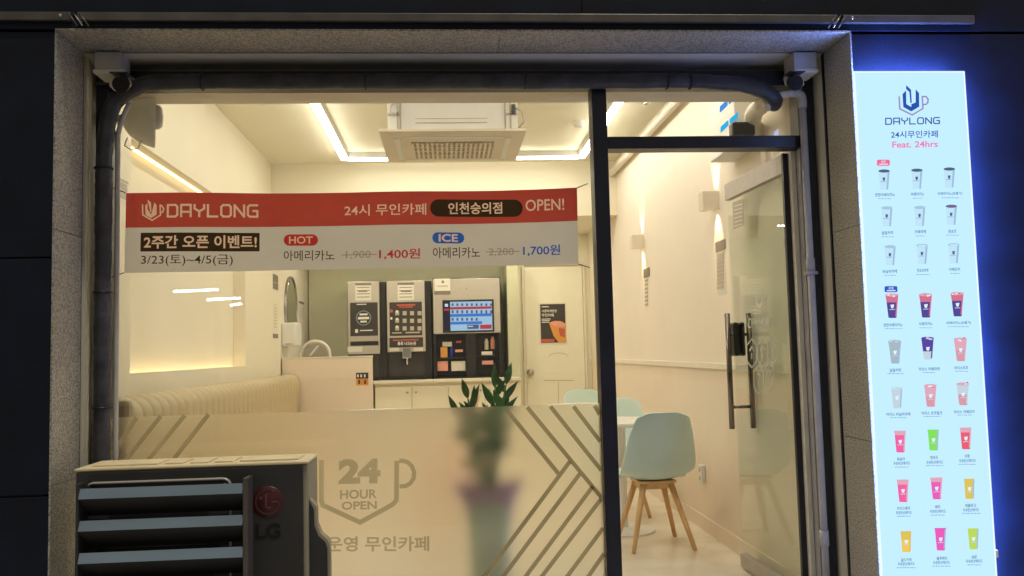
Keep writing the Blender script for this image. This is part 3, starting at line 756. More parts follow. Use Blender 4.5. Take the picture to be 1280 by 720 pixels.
def cards(t, name, mt, rects_, lift=.003, th=.0015, P=KP):
    m = MB(); Q = P.lift(lift)
    for r in rects_: card(m, Q, *r, th)
    return m.build(name, mt, t, kind='stuff' if len(rects_) > 1 else None)
cards(t1, 'paper_notice', M['notice'], [(444, 354, 464, 375.5)])
cards(t1, 'notice_print', M['text_grey'], [(444, 354, 464, 356.5), (448, 363.5, 459, 364.8)]+[(446, 359+4*k, 462, 359.6+4*k) for k in range(4)], .005, .001)
cards(t1, 'graphic_panel', M['darkbrown'], [(437.6, 378.5, 472.5, 419.5)])
cards(t1, 'coin_slot', M['black'], [(438, 427, 473, 431.5)])
cards(t1, 'label_strip', M['notice'], [(434.5, 433.5, 453, 439.5)])
m = MB(); Q = KP.lift(.005); cc = Q.p(454.5, 397.5); rr = .082
stroke(m, [cc+Vector((rr*math.cos(2*PI*k/20), 0, rr*math.sin(2*PI*k/20))) for k in range(21)], .011, NY, .001, M['lb_line'] if 'lb_line' in M else M['bluep'])
m.build('emblem_ring', mat('emblem_blue', (.25, .33, .42), .5), t1)
cards(t1, 'emblem_print', M['white_ink'], [(449.5, 392, 459.5, 394), (447.5, 396.3, 461.5, 399), (450.5, 401, 458.5, 403), (446, 380, 458, 380.8), (450, 412.5, 466, 413.5), (444, 411.5, 447.5, 416)], .005, .001)
cards(t2, 'paper_notice', M['notice'], [(497, 353.5, 517.5, 375)])
cards(t2, 'notice_print', M['text_grey'], [(497, 353.5, 517.5, 356), (501, 363.5, 514, 364.8)]+[(499, 359+4*k, 515.5, 359.6+4*k) for k in range(4)], .005, .001)
cards(t2, 'menu_panel', M['darkbrown'], [(486.7, 378, 528, 419)]); cards(t2, 'lower_panel', M['darkbrown'], [(486.7, 422.5, 529, 433.5)])
cards(t2, 'menu_red_print', M['redp'], [(496, 380.5, 519, 382), (499, 383.3, 516, 384.3), (487.6, 387, 491, 390.5), (491, 424.5, 523, 425.5)], .005, .001)
cards(t2, 'menu_white_print', M['text_mid'], [(494+9.3*i, 389+9.5*j, 499+9.3*i, 394+9.5*j) for i in range(4) for j in range(3)]+[(490, 415.5, 502, 416.8), (507, 415, 525, 416.2)], .005, .001)
cards(t2, 'menu_icons', M['white_ink'], [(495, 388+9.5*j, 497.7, 391+9.5*j) for j in range(3)]+[(488, 396.5, 490.5, 399.5)], .007, .001)
m = MB(); words(m, '음료 나오는곳', KP.lift(.005), 497, 427, 520, 431.5, 0, .03); m.build('lettering', M['white_ink'], t2)
cards(t2, 'label_strip', M['notice'], [(487, 435, 499, 438.5), (517, 435, 529, 438.5)])
a, b = kx(503), kx(514)
MB().box(a, b, KY-.07, KY-.001, kz(447), kz(434), bev=.006).tube([((a+b)/2, KY-.04, kz(447)), ((a+b)/2, KY-.04, kz(455))], .012).build('tap', M['chrome'], t2)
# screen machine
t3 = thing('screen_kiosk', 'coffee machine with a lit touch screen and open cup bays', 'drink machine', (kx(584), KY+.2, cz))
xa, xb = kx(541.5), kx(627); xm = kx(593)
zt, zb = kz(347, 585), kz(417, 585)
box('case', M['black'], t3, xa, xb, KY+.2, KY+.55, cz+.001, zt, bev=.004)
box('top_case', M['black'], t3, xa, xb, KY+.002, KY+.199, zb, zt, bev=.004)
box('front_panel', M['silver'], t3, xa+.006, xb-.012, KY-.012, KY+.001, zb+.004, zt-.01, bev=.003)
for x0, x1 in ((xa, xa+.03), (kx(582), kx(594)), (xb-.035, xb)):
    box('divider', M['black'], t3, x0, x1, KY+.002, KY+.199, cz+.001, zb-.001)
box('bay_floor', M['black'], t3, xa+.031, xb-.036, KY+.003, KY+.198, cz+.001, cz+.02)
SP = Plane(.0125, Y=KY)
cards(t3, 'screen_bezel', M['black'], [(553, 375.5, 617.8, 414.5)], .006, .005, SP)
SC = cards(t3, 'screen', M['scr_bg'], [(562.5, 377.5, 615.5, 412.5)], .008, .001, SP)
cards(t3, 'screen_sidebar', M['scr_dark'], [(554.5, 377.5, 562.3, 412.5)], .008, .001, SP)
cards(t3, 'screen_red_bars', M['scr_red'], [(562.7, 384, 614.5, 386), (555, 386, 561.5, 388.5), (600, 406, 614.5, 411)], .010, .001, SP)
cards(t3, 'screen_blue_bars', M['scr_blue'], [(562.7, 392.8, 614.5, 395.2), (562.7, 402.5, 602.5, 405)], .010, .001, SP)
cards(t3, 'screen_items', M['scr_item'], [(564.5+6*i, 388, 567+6*i, 391.8) for i in range(9)]+[(564.5+6*i, 397.5, 567+6*i, 401) for i in range(6)]+[(564.5+6*i, 379.5, 567+6*i, 382.5) for i in range(9)]+[(584, 406, 598.5, 411)], .0115, .001, SP)
cards(t3, 'screen_white_print', M['scr_white'], [(556, 380, 560, 383.5), (585, 407.5, 591, 408.5)], .0130, .001, SP)
cards(t3, 'paper_notice', M['notice'], [(543, 348.5, 563, 363.5)], .003, .001, SP); cards(t3, 'notice_footer', M['text_grey'], [(543, 364, 563, 368), (552, 351, 555, 354), (546, 357.5, 560, 358)], .0045, .001, SP)
MB().lathe([(0, -.004), (.006, -.004), (.006, 0)], (kx(584), KY-.012, kz(361, 584)), 'Y', 12).build('sensor', M['black'], t3)
def bay(name, label, mt, x0, y0, x1, y1, dep=.05, shape='box', cat='box'):
    Y = KY+.06; a, b = at(x0, y0, Y=Y), at(x1, y1, Y=Y)
    zb_ = b.z
    if shape == 'box': o = MB().box(a.x, b.x, Y, Y+dep, zb_, a.z, bev=.003)
    else:
        r = (b.x-a.x)/2; o = MB().lathe([(0, 0), (r, 0), (r, (a.z-zb_)*.75), (r*.6, (a.z-zb_)*.86), (r*.6, a.z-zb_), (0, a.z-zb_)], ((a.x+b.x)/2, Y+r, zb_), seg=16)
    return o.build(name, mt, None, label=label, cat=cat)
zsh = at(570, 440, Y=KY+.1)
shz = [kz(442.5, 570), kz(450, 610)]
box('bay_shelf', M['darkbrown'], t3, xa+.031, kx(581.5), KY+.04, KY+.199, kz(447, 570)-.012, kz(447, 570))
box('bay_shelf', M['darkbrown'], t3, kx(594.5), xb-.036, KY+.04, KY+.199, kz(444, 610)-.012, kz(444, 610))
bay('pod_box', 'white labelled box at the top left of the cup bay', M['notice'], 553, 427.5, 565, 433, .03)
bay('sauce_box', 'orange and white box beside the blue can in the cup bay', M['orange'], 550.5, 434, 559.5, 446.8, .05)
bay('drink_can', 'bright blue can standing in the cup bay', M['bluep'], 562.5, 433.5, 566.5, 446.8, shape='can', cat='can')
bay('syrup_box', 'dark box with coral lid beside the blue can', M['pinkp'], 569, 437, 578.5, 440, .05)
bay('syrup_box', 'low dark box with coral top edge at the top of the cup bay', M['redp'], 570, 426, 577, 428.5, .05)
bay('cup_sleeve_box', 'coral and white box on the lower shelf of the cup bay', M['pinkp'], 546.5, 451.5, 560, 463.5, .06)
bay('napkin_box', 'white box with red print on the lower shelf', M['notice'], 564, 451.5, 582, 463.5, .06)
bay('syrup_bottle', 'white and red syrup bottle in the right bay', M['notice'], 605.5, 423.5, 611, 437, shape='can', cat='bottle')
bay('syrup_bottle', 'coral syrup bottle leaning right in the right bay', M['pinkp'], 613, 421, 619, 436, shape='can', cat='bottle')
bay('sugar_tray', 'white tray under the syrup bottles in the right bay', M['white'], 602, 439.5, 615.5, 443.8, .06, cat='tray')
bay('stirrer_tray', 'coral tray low in the right bay', M['pinkp'], 602.5, 451, 616.5, 455.5, .06, cat='tray')
# ------------------------------------------------------------------ ceiling unit and LED frame
ac = thing('ceiling_air_conditioner', 'white ceiling cassette air conditioner with a square beige grille panel', 'air conditioner', (.05, 2.0, 3.0))
X0, X1, Y0, Y1, ZP = -.422, .545, 1.60, 2.50, 2.885
MB().hexa([(X0, Y0, ZP+.012), (X1, Y0, ZP+.012), (X1, Y1, ZP+.012), (X0, Y1, ZP+.012), (X0, Y0, ZP+.028), (X1, Y0, ZP+.028), (X1, Y1, ZP+.028), (X0, Y1, ZP+.028)]).hexa(
    [(X0+.08, Y0+.08, ZP), (X1-.08, Y0+.08, ZP), (X1-.08, Y1-.08, ZP), (X0+.08, Y1-.08, ZP), (X0+.002, Y0+.002, ZP+.0115), (X1-.002, Y0+.002, ZP+.0115), (X1-.002, Y1-.002, ZP+.0115), (X0+.002, Y1-.002, ZP+.0115)]).build('fascia_panel', M['ivory'], ac)
gx0, gx1, gy0, gy1 = X0+.20, X1-.20, Y0+.24, Y1-.16
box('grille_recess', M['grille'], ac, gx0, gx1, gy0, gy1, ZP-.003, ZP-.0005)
nx = 17
for i in range(nx):
    a = gx0+(gx1-gx0)*i/nx
    box('grille_bar', M['ivory'], ac, a, a+(gx1-gx0)/nx*.48, gy0+.004, gy1-.004, ZP-.012, ZP-.0035)
for k in range(1, 4):
    yy = gy0+(gy1-gy0)*k/4
    box('grille_rib', M['ivory'], ac, gx0, gx1, yy-.008, yy+.008, ZP-.009, ZP-.0035)
MB().box(X0+.14, X1-.14, Y0+.09, Y0+.13, ZP-.004, ZP-.0005).box(X0+.14, X1-.14, Y1-.13, Y1-.09, ZP-.004, ZP-.0005).box(X0+.09, X0+.13, Y0+.14, Y1-.14, ZP-.004, ZP-.0005).box(X1-.13, X1-.09, Y0+.14, Y1-.14, ZP-.004, ZP-.0005).build('air_outlet_flap', M['white'], ac)
bx0, bx1 = -.285, .41
box('body', M['white'], ac, bx0, bx1, Y0+.06, Y1-.06, ZP+.029, 3.22, bev=.008)
MB().box(bx0+.10, bx1-.12, Y0+.056, Y0+.06, ZP+.08, ZP+.087).box(bx0+.10, bx1-.12, Y0+.056, Y0+.06, ZP+.11, ZP+.114).build('vent_line', M['text_mid'], ac)
for x0, x1 in ((-.365, bx0-.002), (bx1+.002, .49)):
    MB().box(x0, x1, Y0+.03, Y0+.14, ZP+.030, 3.13, bev=.004).build('corner_box', M['white'], ac)
    xm = x0+.06 if x0 < 0 else x0+.025
    MB().box(xm, xm+.012, Y0+.02, Y0+.029, ZP+.03, 3.13).box(x0, x1, Y0+.02, Y0+.029, ZP+.125, ZP+.137).build('bracket', M['text_mid'], ac)
    MB().tube([(xm+.006, Y0+.1, 3.13), (xm+.006, Y0+.1, CZ)], .006).tube([(xm+.006, Y1-.1, 3.1), (xm+.006, Y1-.1, CZ)], .006).build('threaded_rod', M['steel'], ac)
MB().box(.45, .475, Y0+.0, Y0+.02, ZP+.13, ZP+.19).build('control_clip', M['black'], ac)
MB().tube([(.475, Y0+.01, ZP+.17), (.52, Y0+.02, ZP+.15), (.54, Y0+.1, ZP+.1), (.50, Y0+.16, ZP+.06)], .006, seg=8).tube([(-.34, Y0+.02, ZP+.19), (-.315, Y0+.01, ZP+.21), (-.29, Y0+.015, ZP+.18), (-.31, Y0+.01, ZP+.13), (-.345, Y0+.02, ZP+.15), (-.34, Y0+.02, ZP+.19)], .004, seg=8).build('cable', M['pvc'], ac)
led = thing('led_light_frame', 'rectangular frame of bright white LED strips under the ceiling', 'light', (.15, 2.6, 3.3))
LX0, LX1, LY0, LY1, LZ = -.925, 1.30, .40, 4.06, CZ-.001
for (a, b, c, d) in ((LX0-.02, LX0+.02, LY0, LY1), (LX1-.02, LX1+.02, LY0, LY1), (LX0+.034, LX1-.034, LY1-.02, LY1+.02), (LX0+.034, LX1-.034, LY0-.02, LY0+.02)):
    box('housing', M['white'], led, a-.012*(b-a < .1), b+.012*(b-a < .1), c-.012*(d-c < .1), d+.012*(d-c < .1), LZ-.052, LZ)
    box('diffuser', M['led'], led, a-.009*(b-a < .1), b+.009*(b-a < .1), c-.009*(d-c < .1), d+.009*(d-c < .1), LZ-.068, LZ-.0525)
sp = at(738, 160, Y=3.2)
sk = thing('ceiling_smoke_detector', 'small white detector on the ceiling near the right light strip', 'smoke detector', (1.12, 3.0, CZ))
MB().lathe([(0, -.05), (.03, -.048), (.05, -.03), (.055, 0)], (1.12, 3.0, CZ)).build('body', M['white'], sk)
tagit(MB().tube([(1.665, .26, 3.2), (1.665, 4.49, 3.2)], .032, seg=16).build('ceiling_pipe', M['trim'], None), 'cream pipe running along the top of the right wall', 'pipe')
spr = at(843, 133, Y=2.2)
sp_ = thing('sprinkler_head', 'small sprinkler head hanging near the cream pipe', 'sprinkler', (1.50, 2.2, CZ))
MB().tube([(1.50, 2.2, CZ), (1.50, 2.2, CZ-.06)], .012).lathe([(.0, -.09), (.022, -.088), (.02, -.06), (0, -.06)], (1.50, 2.2, CZ), seg=14).build('head', M['chrome'], sp_)

# ------------------------------------------------------------------ bench along the left wall
so_ = thing('wall_bench', 'long beige channel-tufted bench along the left wall', 'bench', (LX+.3, 2.6, FL))
zt = 1.262
nch = 34; y0, y1 = .30, 4.98; st = (y1-y0)/nch
proto = None
for i in range(nch):
    if proto is None:
        # rounded channel: cross section bulges forward and over the top
        m = MB(); vs = []; fs = []; na, nb = 7, 12
        for j in range(nb+1):
            if j <= 5: px_, pz = .12, FL+.42+(zt-.09-FL-.42)*j/5
            else:
                a = (j-5)/(nb-5)*PI/2*1.05; px_, pz = .03+.09*math.cos(a), zt-.09+.09*math.sin(a)
            for k in range(na+1):
                u = -1+2*k/na; bl = .012*(1-abs(u)**5)
                nxv = (1, 0) if j <= 5 else (math.cos(a), math.sin(a))
                vs.append((LX+.06+px_+bl*nxv[0], y0+st*(k/na), pz+bl*nxv[1]))
        for j in range(nb):
            for k in range(na): q = j*(na+1)+k; fs.append((q, q+1, q+na+2, q+na+1))
        m.add(vs, fs, None, True); proto = m.build('back_channel', M['sofa'], so_)
    else:
        c = proto.copy(); COL.objects.link(c); c.parent = so_; c.location = (0, st*i, 0)
box('back_core', M['sofa'], so_, LX+.003, LX+.085, y0, y1, FL, zt-.02, bev=.02)
MB().box(LX+.02, LX+.19, y0-.06, y0-.002, FL+.1, zt+.005, bev=.028).build('end_cushion', M['sofa'], so_)
box('seat', M['sofa'], so_, LX+.10, LX+.60, y0, y1, FL+.30, FL+.44, bev=.035)
box('base', M['wainscot'], so_, LX+.10, LX+.55, y0+.02, y1, FL, FL+.299)

# ------------------------------------------------------------------ right wall fittings
def sconce(yc, z0, z1, label):
    t = thing('wall_sconce', label, 'wall lamp', (RX, yc, (z0+z1)/2), group='cube wall lamps on the right wall')
    h = .050; x0 = RX-.105
    m = MB()
    m.box(x0, x0+.006, yc-h, yc+h, z0, z1).box(x0+.006, RX-.001, yc-h, yc-h+.006, z0, z1).box(x0+.006, RX-.001, yc+h-.006, yc+h, z0, z1)
    m.build('cube_shell', M['ivory'], t)
    box('lamp_block', M['white'], t, x0+.02, RX-.001, yc-.036, yc+.036, (z0+z1)/2-.012, (z0+z1)/2+.012)
    for s in (-1, 1):
        zc = (z0+z1)/2+s*.016
        box('led_chip', emit('sconce_led', (1, .86, .6), 5, True) if s < 0 else bpy.data.materials['sconce_led'], t, x0+.04, x0+.09, yc-.02, yc+.02, zc-.0008, zc+.0008)
        l = bpy.data.lights.new('sconce_spot', 'SPOT'); l.energy = 6.0; l.color = (1, .80, .50); l.spot_size = math.radians(58); l.spot_blend = .6; l.shadow_soft_size = .012
        o = bpy.data.objects.new('sconce_spot', l); COL.objects.link(o); o.parent = t
        o.location = (-.055, 0, s*.03)
        o.rotation_euler = Vector((.30, 0, s*1.0)).to_track_quat('-Z', 'Y').to_euler()
    return t
s1 = sconce(1.33, 2.305, 2.42, 'cube wall lamp nearest the glass door, glowing up and down the wall')
s2 = sconce(3.43, 2.315, 2.43, 'cube wall lamp further along the right wall, above the narrow notice')
RP = Plane(.002, X=RX)
notice('wall_notice', 'tall narrow notice with dark heading below the nearer cube lamp', RP, 894.5, 302, 908, 367, [(897, 318+5*k, 905.5, 319.8+5*k) for k in range(9)], head=(303.5, 311))
notice('wall_notice', 'narrow notice with dark square heading below the farther cube lamp', RP, 804.5, 335, 813, 386, [(806.5, 350+5*k, 810.5, 351.5+5*k) for k in range(7)], head=(337, 345), sheet=False)
a = at(879.5, 592, X=RX)
sk = thing('wall_socket', 'white double wall socket low on the pinkish wall behind the chair', 'socket', a)
box('plate', M['white'], sk, RX-.028, RX+.001, a.y-.045, a.y+.045, a.z-.06, a.z+.06, bev=.006)
for s in (-.028, .028):
    MB().lathe([(0, -.002), (.014, -.002), (.016, 0)], (RX-.028, a.y, a.z+s), 'X', 14).build('outlet', M['text_mid'], sk)
# wall box with blue panels by the door head
wx = 1.575
bx = thing('wall_display_box', 'white wall box with lit blue panels high beside the glass door', 'display box', (wx, .7, 2.55))
box('case', M['white'], bx, wx, RX-.001, .52, .98, 2.535, 2.86, bev=.006)
BP = Plane(.0015, X=wx)
for mt, q in ((M['sign_blue'], [(900, 133), (909.5, 124.5), (909.5, 132), (900, 141)]), (M['sign_blue'], [(911.5, 123), (919, 116), (919, 124), (911.5, 130.5)]),
              (M['sign_cyan'], [(901, 158.5), (910.5, 150), (910.5, 157), (901, 166)]), (M['sign_cyan'], [(912.5, 148.5), (922.5, 140), (922.5, 147), (912.5, 155.5)])):
    m = MB(); poly(m, BP, q, .001, mt); m.build('blue_panel', None, bx)
# wrapped duct and black clamp behind the transom
dk = thing('wrapped_duct', 'white tape-wrapped pipe bending behind the top right window corner', 'pipe', (1.6, .5, 2.6))
pts = [Vector(p) for p in ((1.71, .55, 2.60), (1.65, .46, 2.64), (1.625, .36, 2.665), (1.625, .22, 2.675), (1.625, .10, 2.672))]
fine = []
for i in range(len(pts)-1):
    for k in range(5): fine.append(pts[i].lerp(pts[i+1], k/5))
fine.append(pts[-1])
MB().tube(fine, [.042+.004*(k % 2) for k in range(len(fine))], seg=16).build('wrap', M['wrap'], dk)
box('clamp', M['black'], dk, 1.52, 1.645, .40, .47, 2.555, 2.63, bev=.012)

# ------------------------------------------------------------------ glass door, standing open
hx, hy, fx, fy = 1.667, .07, 1.632, .86
gd = thing('glass_door', 'frameless glass door with white print and bar handles, standing open', 'door', (hx, hy, FL), math.atan2(fy-hy, fx-hx))
DL = math.hypot(fx-hx, fy-hy)
# local: x along the door from the hinge, y = left-hand side (towards the room centre), z up
def dbox(name, mt, x0, x1, y0, y1, z0, z1, bev=0):
    o = MB().box(x0, x1, y0, y1, z0, z1, bev=bev).build(name, mt, None); o.parent = gd; return o
dbox('top_rail', M['dark_door_rail'], .02, DL, -.018, .018, 2.285-FL, 2.378-FL, .002)
dbox('bottom_rail', M['dark_door_rail'], .02, DL, -.018, .018, .01, .085, .002)
dbox('door_pane', M['door_glass'], .02, DL, -.005, .005, .086, 2.284-FL)
dbox('hinge_stile', M['frame'], -.005, .018, -.02, .02, .01, 2.38-FL, .002)
gdm = gd.location, gd.rotation_euler.z
ca, sa = math.cos(gdm[1]), math.sin(gdm[1])
def don(px, py, off=.008):       # photo place -> door plane, local coordinates
    nrm = Vector((-sa, ca, 0)); o0 = Vector((hx, hy, FL))+nrm*off
    r = ((px-640)*RR+(360-py)*UU)/FPX+FW
    t = (o0-CAM).dot(nrm)/r.dot(nrm); p = CAM+r*t-Vector((hx, hy, FL))
    return Vector((p.x*ca+p.y*sa, off, p.z))
hz0, hz1 = .985-FL, 1.63-FL
hxl = DL-.075
for s in (1, -1):
    MB().tube([(hxl, s*.062, hz0), (hxl, s*.062, hz1)], .015, seg=16).build('handle_bar', M['handle'], None).parent = gd
for z in (hz0+.12, hz1-.12):
    MB().tube([(hxl, -.062, z), (hxl, .062, z)], .009, seg=10).build('handle_bolt', M['handle'], None).parent = gd
z0, z1 = don(920, 445).z, don(920, 403).z
dbox('lock_case', M['black'], DL-.10, DL-.012, .0055, .035, z0, z1, .01)
dbox('lock_case', M['black'], DL-.10, DL-.012, -.03, -.0055, z0, z1, .01)
LN = Vector((0, 1, 0))
m = MB()
def dfn(x0, y0, x1, y1, k=0):
    A, B, C_, D = don(x0, y1), don(x1, y1+k), don(x0, y0), don(x1, y0+k)
    return lambda s, t: (A*(1-s)+B*s)*(1-t)+(C_*(1-s)+D*s)*t
logo(m, dfn(944, 357, 958, 391, -1), .007, LN); wordmark(m, dfn(936, 399, 966, 409, -3), .0075, LN)
def hexo(cx, cyy, w_, h_):
    pts = [(cx, cyy-h_), (cx+w_, cyy-h_*.55), (cx+w_, cyy+h_*.55), (cx, cyy+h_), (cx-w_, cyy+h_*.55), (cx-w_, cyy-h_*.55), (cx, cyy-h_)]
    stroke(m, [don(*p) for p in pts], .007, LN)
    stroke(m, [don(cx-w_*.4, cyy-h_*.2), don(cx, cyy-h_*.45), don(cx+w_*.4, cyy-h_*.2)], .009, LN); stroke(m, [don(cx, cyy+h_*.05), don(cx, cyy+h_*.35)], .012, LN)
for cx, cyy in ((939.5, 441.5), (953, 441), (966, 438), (948, 474), (961, 471)): hexo(cx, cyy, 6.0, 18)
m.build('white_print', M['etched'], None).parent = gd
m = MB(); m.slab([don(*q, .007) for q in [(915.5, 253), (929, 248.5), (929.5, 281), (916.5, 287)]], (0, -.0012, 0)); m.build('grey_sticker', M['text_mid'], None).parent = gd
m = MB()
for k in range(6): stroke(m, [don(917.5, 258+5*k, .009), don(927.5, 255+5*k, .009)], .006, LN)
m.build('sticker_print', M['notice'], None).parent = gd

# ------------------------------------------------------------------ tables and chairs
def round_table(x, y, label):
    t = thing('round_table', label, 'table', (x, y, FL), group='round white pedestal tables')
    m = MB(); m.lathe([(0, .725), (.285, .725), (.30, .735), (.30, .75), (.295, .755), (0, .755)], seg=48); o = m.build('table_top', M['white'], None); o.parent = t
    m = MB(); m.lathe([(.03, .02), (.03, .724)], seg=20); o = m.build('pedestal', M['white'], None); o.parent = t
    m = MB(); m.lathe([(0, .03), (.04, .03), (.06, .018), (.20, .012), (.215, .006), (.215, 0)], seg=40); o = m.build('base_disc', M['white'], None); o.parent = t
    return t
ta = round_table(1.18, 1.98, 'round white table behind the nearest pale blue chair')
tbb = round_table(1.15, 3.75, 'round white table farther back, seen beside the black mullion')
tcc = round_table(-.62, 3.80, 'round white table by the bench, its top just above the frosted film')

PROF = [(.235, .395), (.225, .425), (.17, .437), (.08, .428), (-.02, .424), (-.10, .432), (-.155, .455), (-.19, .50), (-.212, .56), (-.228, .64), (-.243, .72), (-.256, .79), (-.266, .838), (-.270, .855)]
HW = [.17, .19, .205, .215, .225, .232, .238, .238, .232, .218, .200, .180, .160, .135]
def catmull(a, n):
    out = []
    for i in range(len(a)-1):
        p0, p1, p2, p3 = a[max(i-1, 0)], a[i], a[i+1], a[min(i+2, len(a)-1)]
        for k in range(n):
            t = k/n
            f = lambda w0, w1, w2, w3: .5*((2*w1)+(-w0+w2)*t+(2*w0-5*w1+4*w2-w3)*t*t+(-w0+3*w1-3*w2+w3)*t**3)
            out.append(tuple(f(*q) for q in zip(p0, p1, p2, p3)) if isinstance(p1, tuple) else f(p0, p1, p2, p3))
    out.append(a[-1]); return out
def chair(matr, x, y, rz, label, group):
    t = thing('shell_chair', label, 'chair', (x, y, FL), rz, group)
    pr = catmull(PROF, 2); hw = catmull(HW, 2); nu = 14; n = len(pr)
    vs = []; vb = []
    for i, ((py, pz), h) in enumerate(zip(pr, hw)):
        a = pr[max(i-1, 0)]; b = pr[min(i+1, n-1)]
        tg = Vector((0, b[0]-a[0], b[1]-a[1])).normalized(); nm = Vector((1, 0, 0)).cross(tg)
        if nm.z < 0 and i < 10: nm = -nm
        if nm.y < 0 and i >= 10: nm = -nm
        f = i/(n-1); curl = .055*math.sin(PI*min(1, max(0, (f-.12)/.75)))**1.0
        for k in range(nu+1):
            u = -1+2*k/nu
            dr_ = 0
            if i >= n-3: dr_ = -.010*(i-(n-4))*abs(u)**6
            p = Vector((u*h, py, pz+dr_))+nm*curl*abs(u)**2.6
            vs.append(p); vb.append(p-nm*.010)
    W = nu+1; m = MB(); fs = []
    for i in range(n-1):
        for k in range(nu):
            q = i*W+k; fs.append((q, q+1, q+W+1, q+W)); o_ = len(vs); fs.append((o_+q, o_+q+W, o_+q+W+1, o_+q+1))
    o_ = len(vs)
    ring = [k for k in range(W)]+[i*W+nu for i in range(1, n)]+[(n-1)*W+k for k in range(nu-1, -1, -1)]+[i*W for i in range(n-2, 0, -1)]
    for a, b in zip(ring, ring[1:]+ring[:1]): fs.append((a, o_+a, o_+b, b))
    m.add(vs+vb, fs, None, True); sh = m.build('seat_shell', matr, None); sh.parent = t
    sb = sh.modifiers.new('sub', 'SUBSURF'); sb.levels = 1; sb.render_levels = 1
    m = MB(); m.box(-.18, .18, -.13, .20, .436, .468, bev=.015); o = m.build('seat_cushion', matr, None); o.parent = t
    for sx in (-1, 1):
        for sy in (-1, 1):
            m = MB(); m.tube([(sx*.085, sy*.09-.0, .405), (sx*.195, sy*.20, 0)], [.021, .013], seg=12); o = m.build('leg', M['wood'], None); o.parent = t
    m = MB()
    for s in (-1, 1):
        m.box(-.10, .10, s*.088-.011, s*.088+.011, .365, .40).box(s*.088-.011, s*.088+.011, -.077, .077, .362, .398)
    o = m.build('leg_brace', M['wood'], None); o.parent = t
    m = MB(); m.box(-.12, .12, -.12, .12, .401, .417, bev=.004); o = m.build('mount_plate', M['wood'], None); o.parent = t
    return t
c1 = chair(M['blue'], 1.285, 1.52, math.radians(3), 'nearest pale blue shell chair with wooden legs, back turned to the doorway', 'pale blue shell chairs')
def another(src, x, y, rz, label):
    c = copy_tree(src); c.location = (x, y, FL); c.rotation_euler = (0, 0, rz); c['label'] = label; return c
another(c1, 1.30, 2.62, math.radians(170), 'pale blue shell chair facing the doorway across the nearer table')
another(c1, 1.33, 4.32, math.radians(183), 'farthest pale blue shell chair, behind the farther table left of the black mullion')
c4 = chair(M['pink'], -.02, 3.92, math.radians(78), 'pale pink shell chair facing the bench, half hidden by the frosted film', 'pale pink shell chairs')
another(c4, .02, 2.2, math.radians(95), 'pale pink shell chair blurred behind the frosted film beside the plant')

# ------------------------------------------------------------------ plant behind the film
px0, py0 = .185, .42
pl = thing('potted_plant', 'glossy dark green leafy plant in a tall ribboned pot behind the film', 'plant', (px0, py0, FL))
MB().lathe([(0, FL), (.085, FL), (.10, FL+.05), (.115, .72), (.105, .72), (.10, .70)], (px0, py0, 0), seg=28).build('pot', M['teal_pot'], pl)
MB().lathe([(0, .69), (.104, .69)], (px0, py0, 0), seg=24).build('soil', M['soil'], pl)
m = MB(); vs = []; fs = []
for j in range(5):
    for k in range(40):
        a = 2*PI*k/40; r = .119+.05*(j/4)**1.3*(1+.35*math.sin(7*a)); vs.append((px0+r*math.cos(a), py0+r*math.sin(a)*.8, .66+.14*j/4+.015*math.sin(5*a)*j/4))
for j in range(4):
    for k in range(40): fs.append((j*40+k, j*40+(k+1) % 40, (j+1)*40+(k+1) % 40, (j+1)*40+k))
m.add(vs, fs, None, True);
m.build('ribbon_wrap', M['purple'], pl)
def leaf(m, base, d, L, W_):
    d = Vector(d).normalized(); sd = d.cross(Vector((0, 1, .25))).normalized(); nn = sd.cross(d)
    vs = []; n = 7
    for i in range(n+1):
        t = i/n; wv = W_*math.sin(PI*t**.8)*(1-.15*t) if 0 < t < 1 else .0008
        c = base+d*L*t+nn*(-.12*L*t*t)
        vs += [c-sd*wv+nn*wv*.35, c, c+sd*wv+nn*wv*.35]
    fs = []
    for i in range(n): fs += [(3*i, 3*i+1, 3*i+4, 3*i+3), (3*i+1, 3*i+2, 3*i+5, 3*i+4)]
    m.add(vs, fs, None, True)
for (tx, ty, tz, sgn, nl) in ((.29, 0, 1.365, 1, 10), (.235, .03, 1.345, -1, 9), (.095, -.02, 1.30, 1, 7), (.13, .05, 1.26, -1, 6), (.04, .0, 1.22, -1, 5), (.20, -.04, 1.16, 1, 6), (.27, .05, 1.22, 1, 6)):
    top = Vector((tx, py0+ty, tz-.085)); bs = Vector((px0+(tx-px0)*.25, py0+ty*.3, .69))
    path = [bs.lerp(top, k/6)+Vector(((tx-px0)*.10*math.sin(PI*k/6)*-1, 0, 0)) for k in range(7)]
    st_ = MB().tube(path, [.010-.0009*k for k in range(7)], seg=8).build('stem', M['leaf'], pl)
    dv = (path[-1]-path[-2]).normalized()
    for q in range(nl):
        f = .38+.62*q/max(1, nl-1); i = min(5, int(f*6)); base = path[i].lerp(path[i+1], f*6-i) if f < 1 else path[-1]
        s = 1 if q % 2 else -1
        dd = dv*1.0+Vector((s*(.62 if q < nl-1 else .1), random.uniform(-.35, .35), random.uniform(-.05, .25)))
        m = MB(); leaf(m, base, dd, random.uniform(.105, .14), random.uniform(.017, .022)); m.build('leaf', M['leaf'], pl)

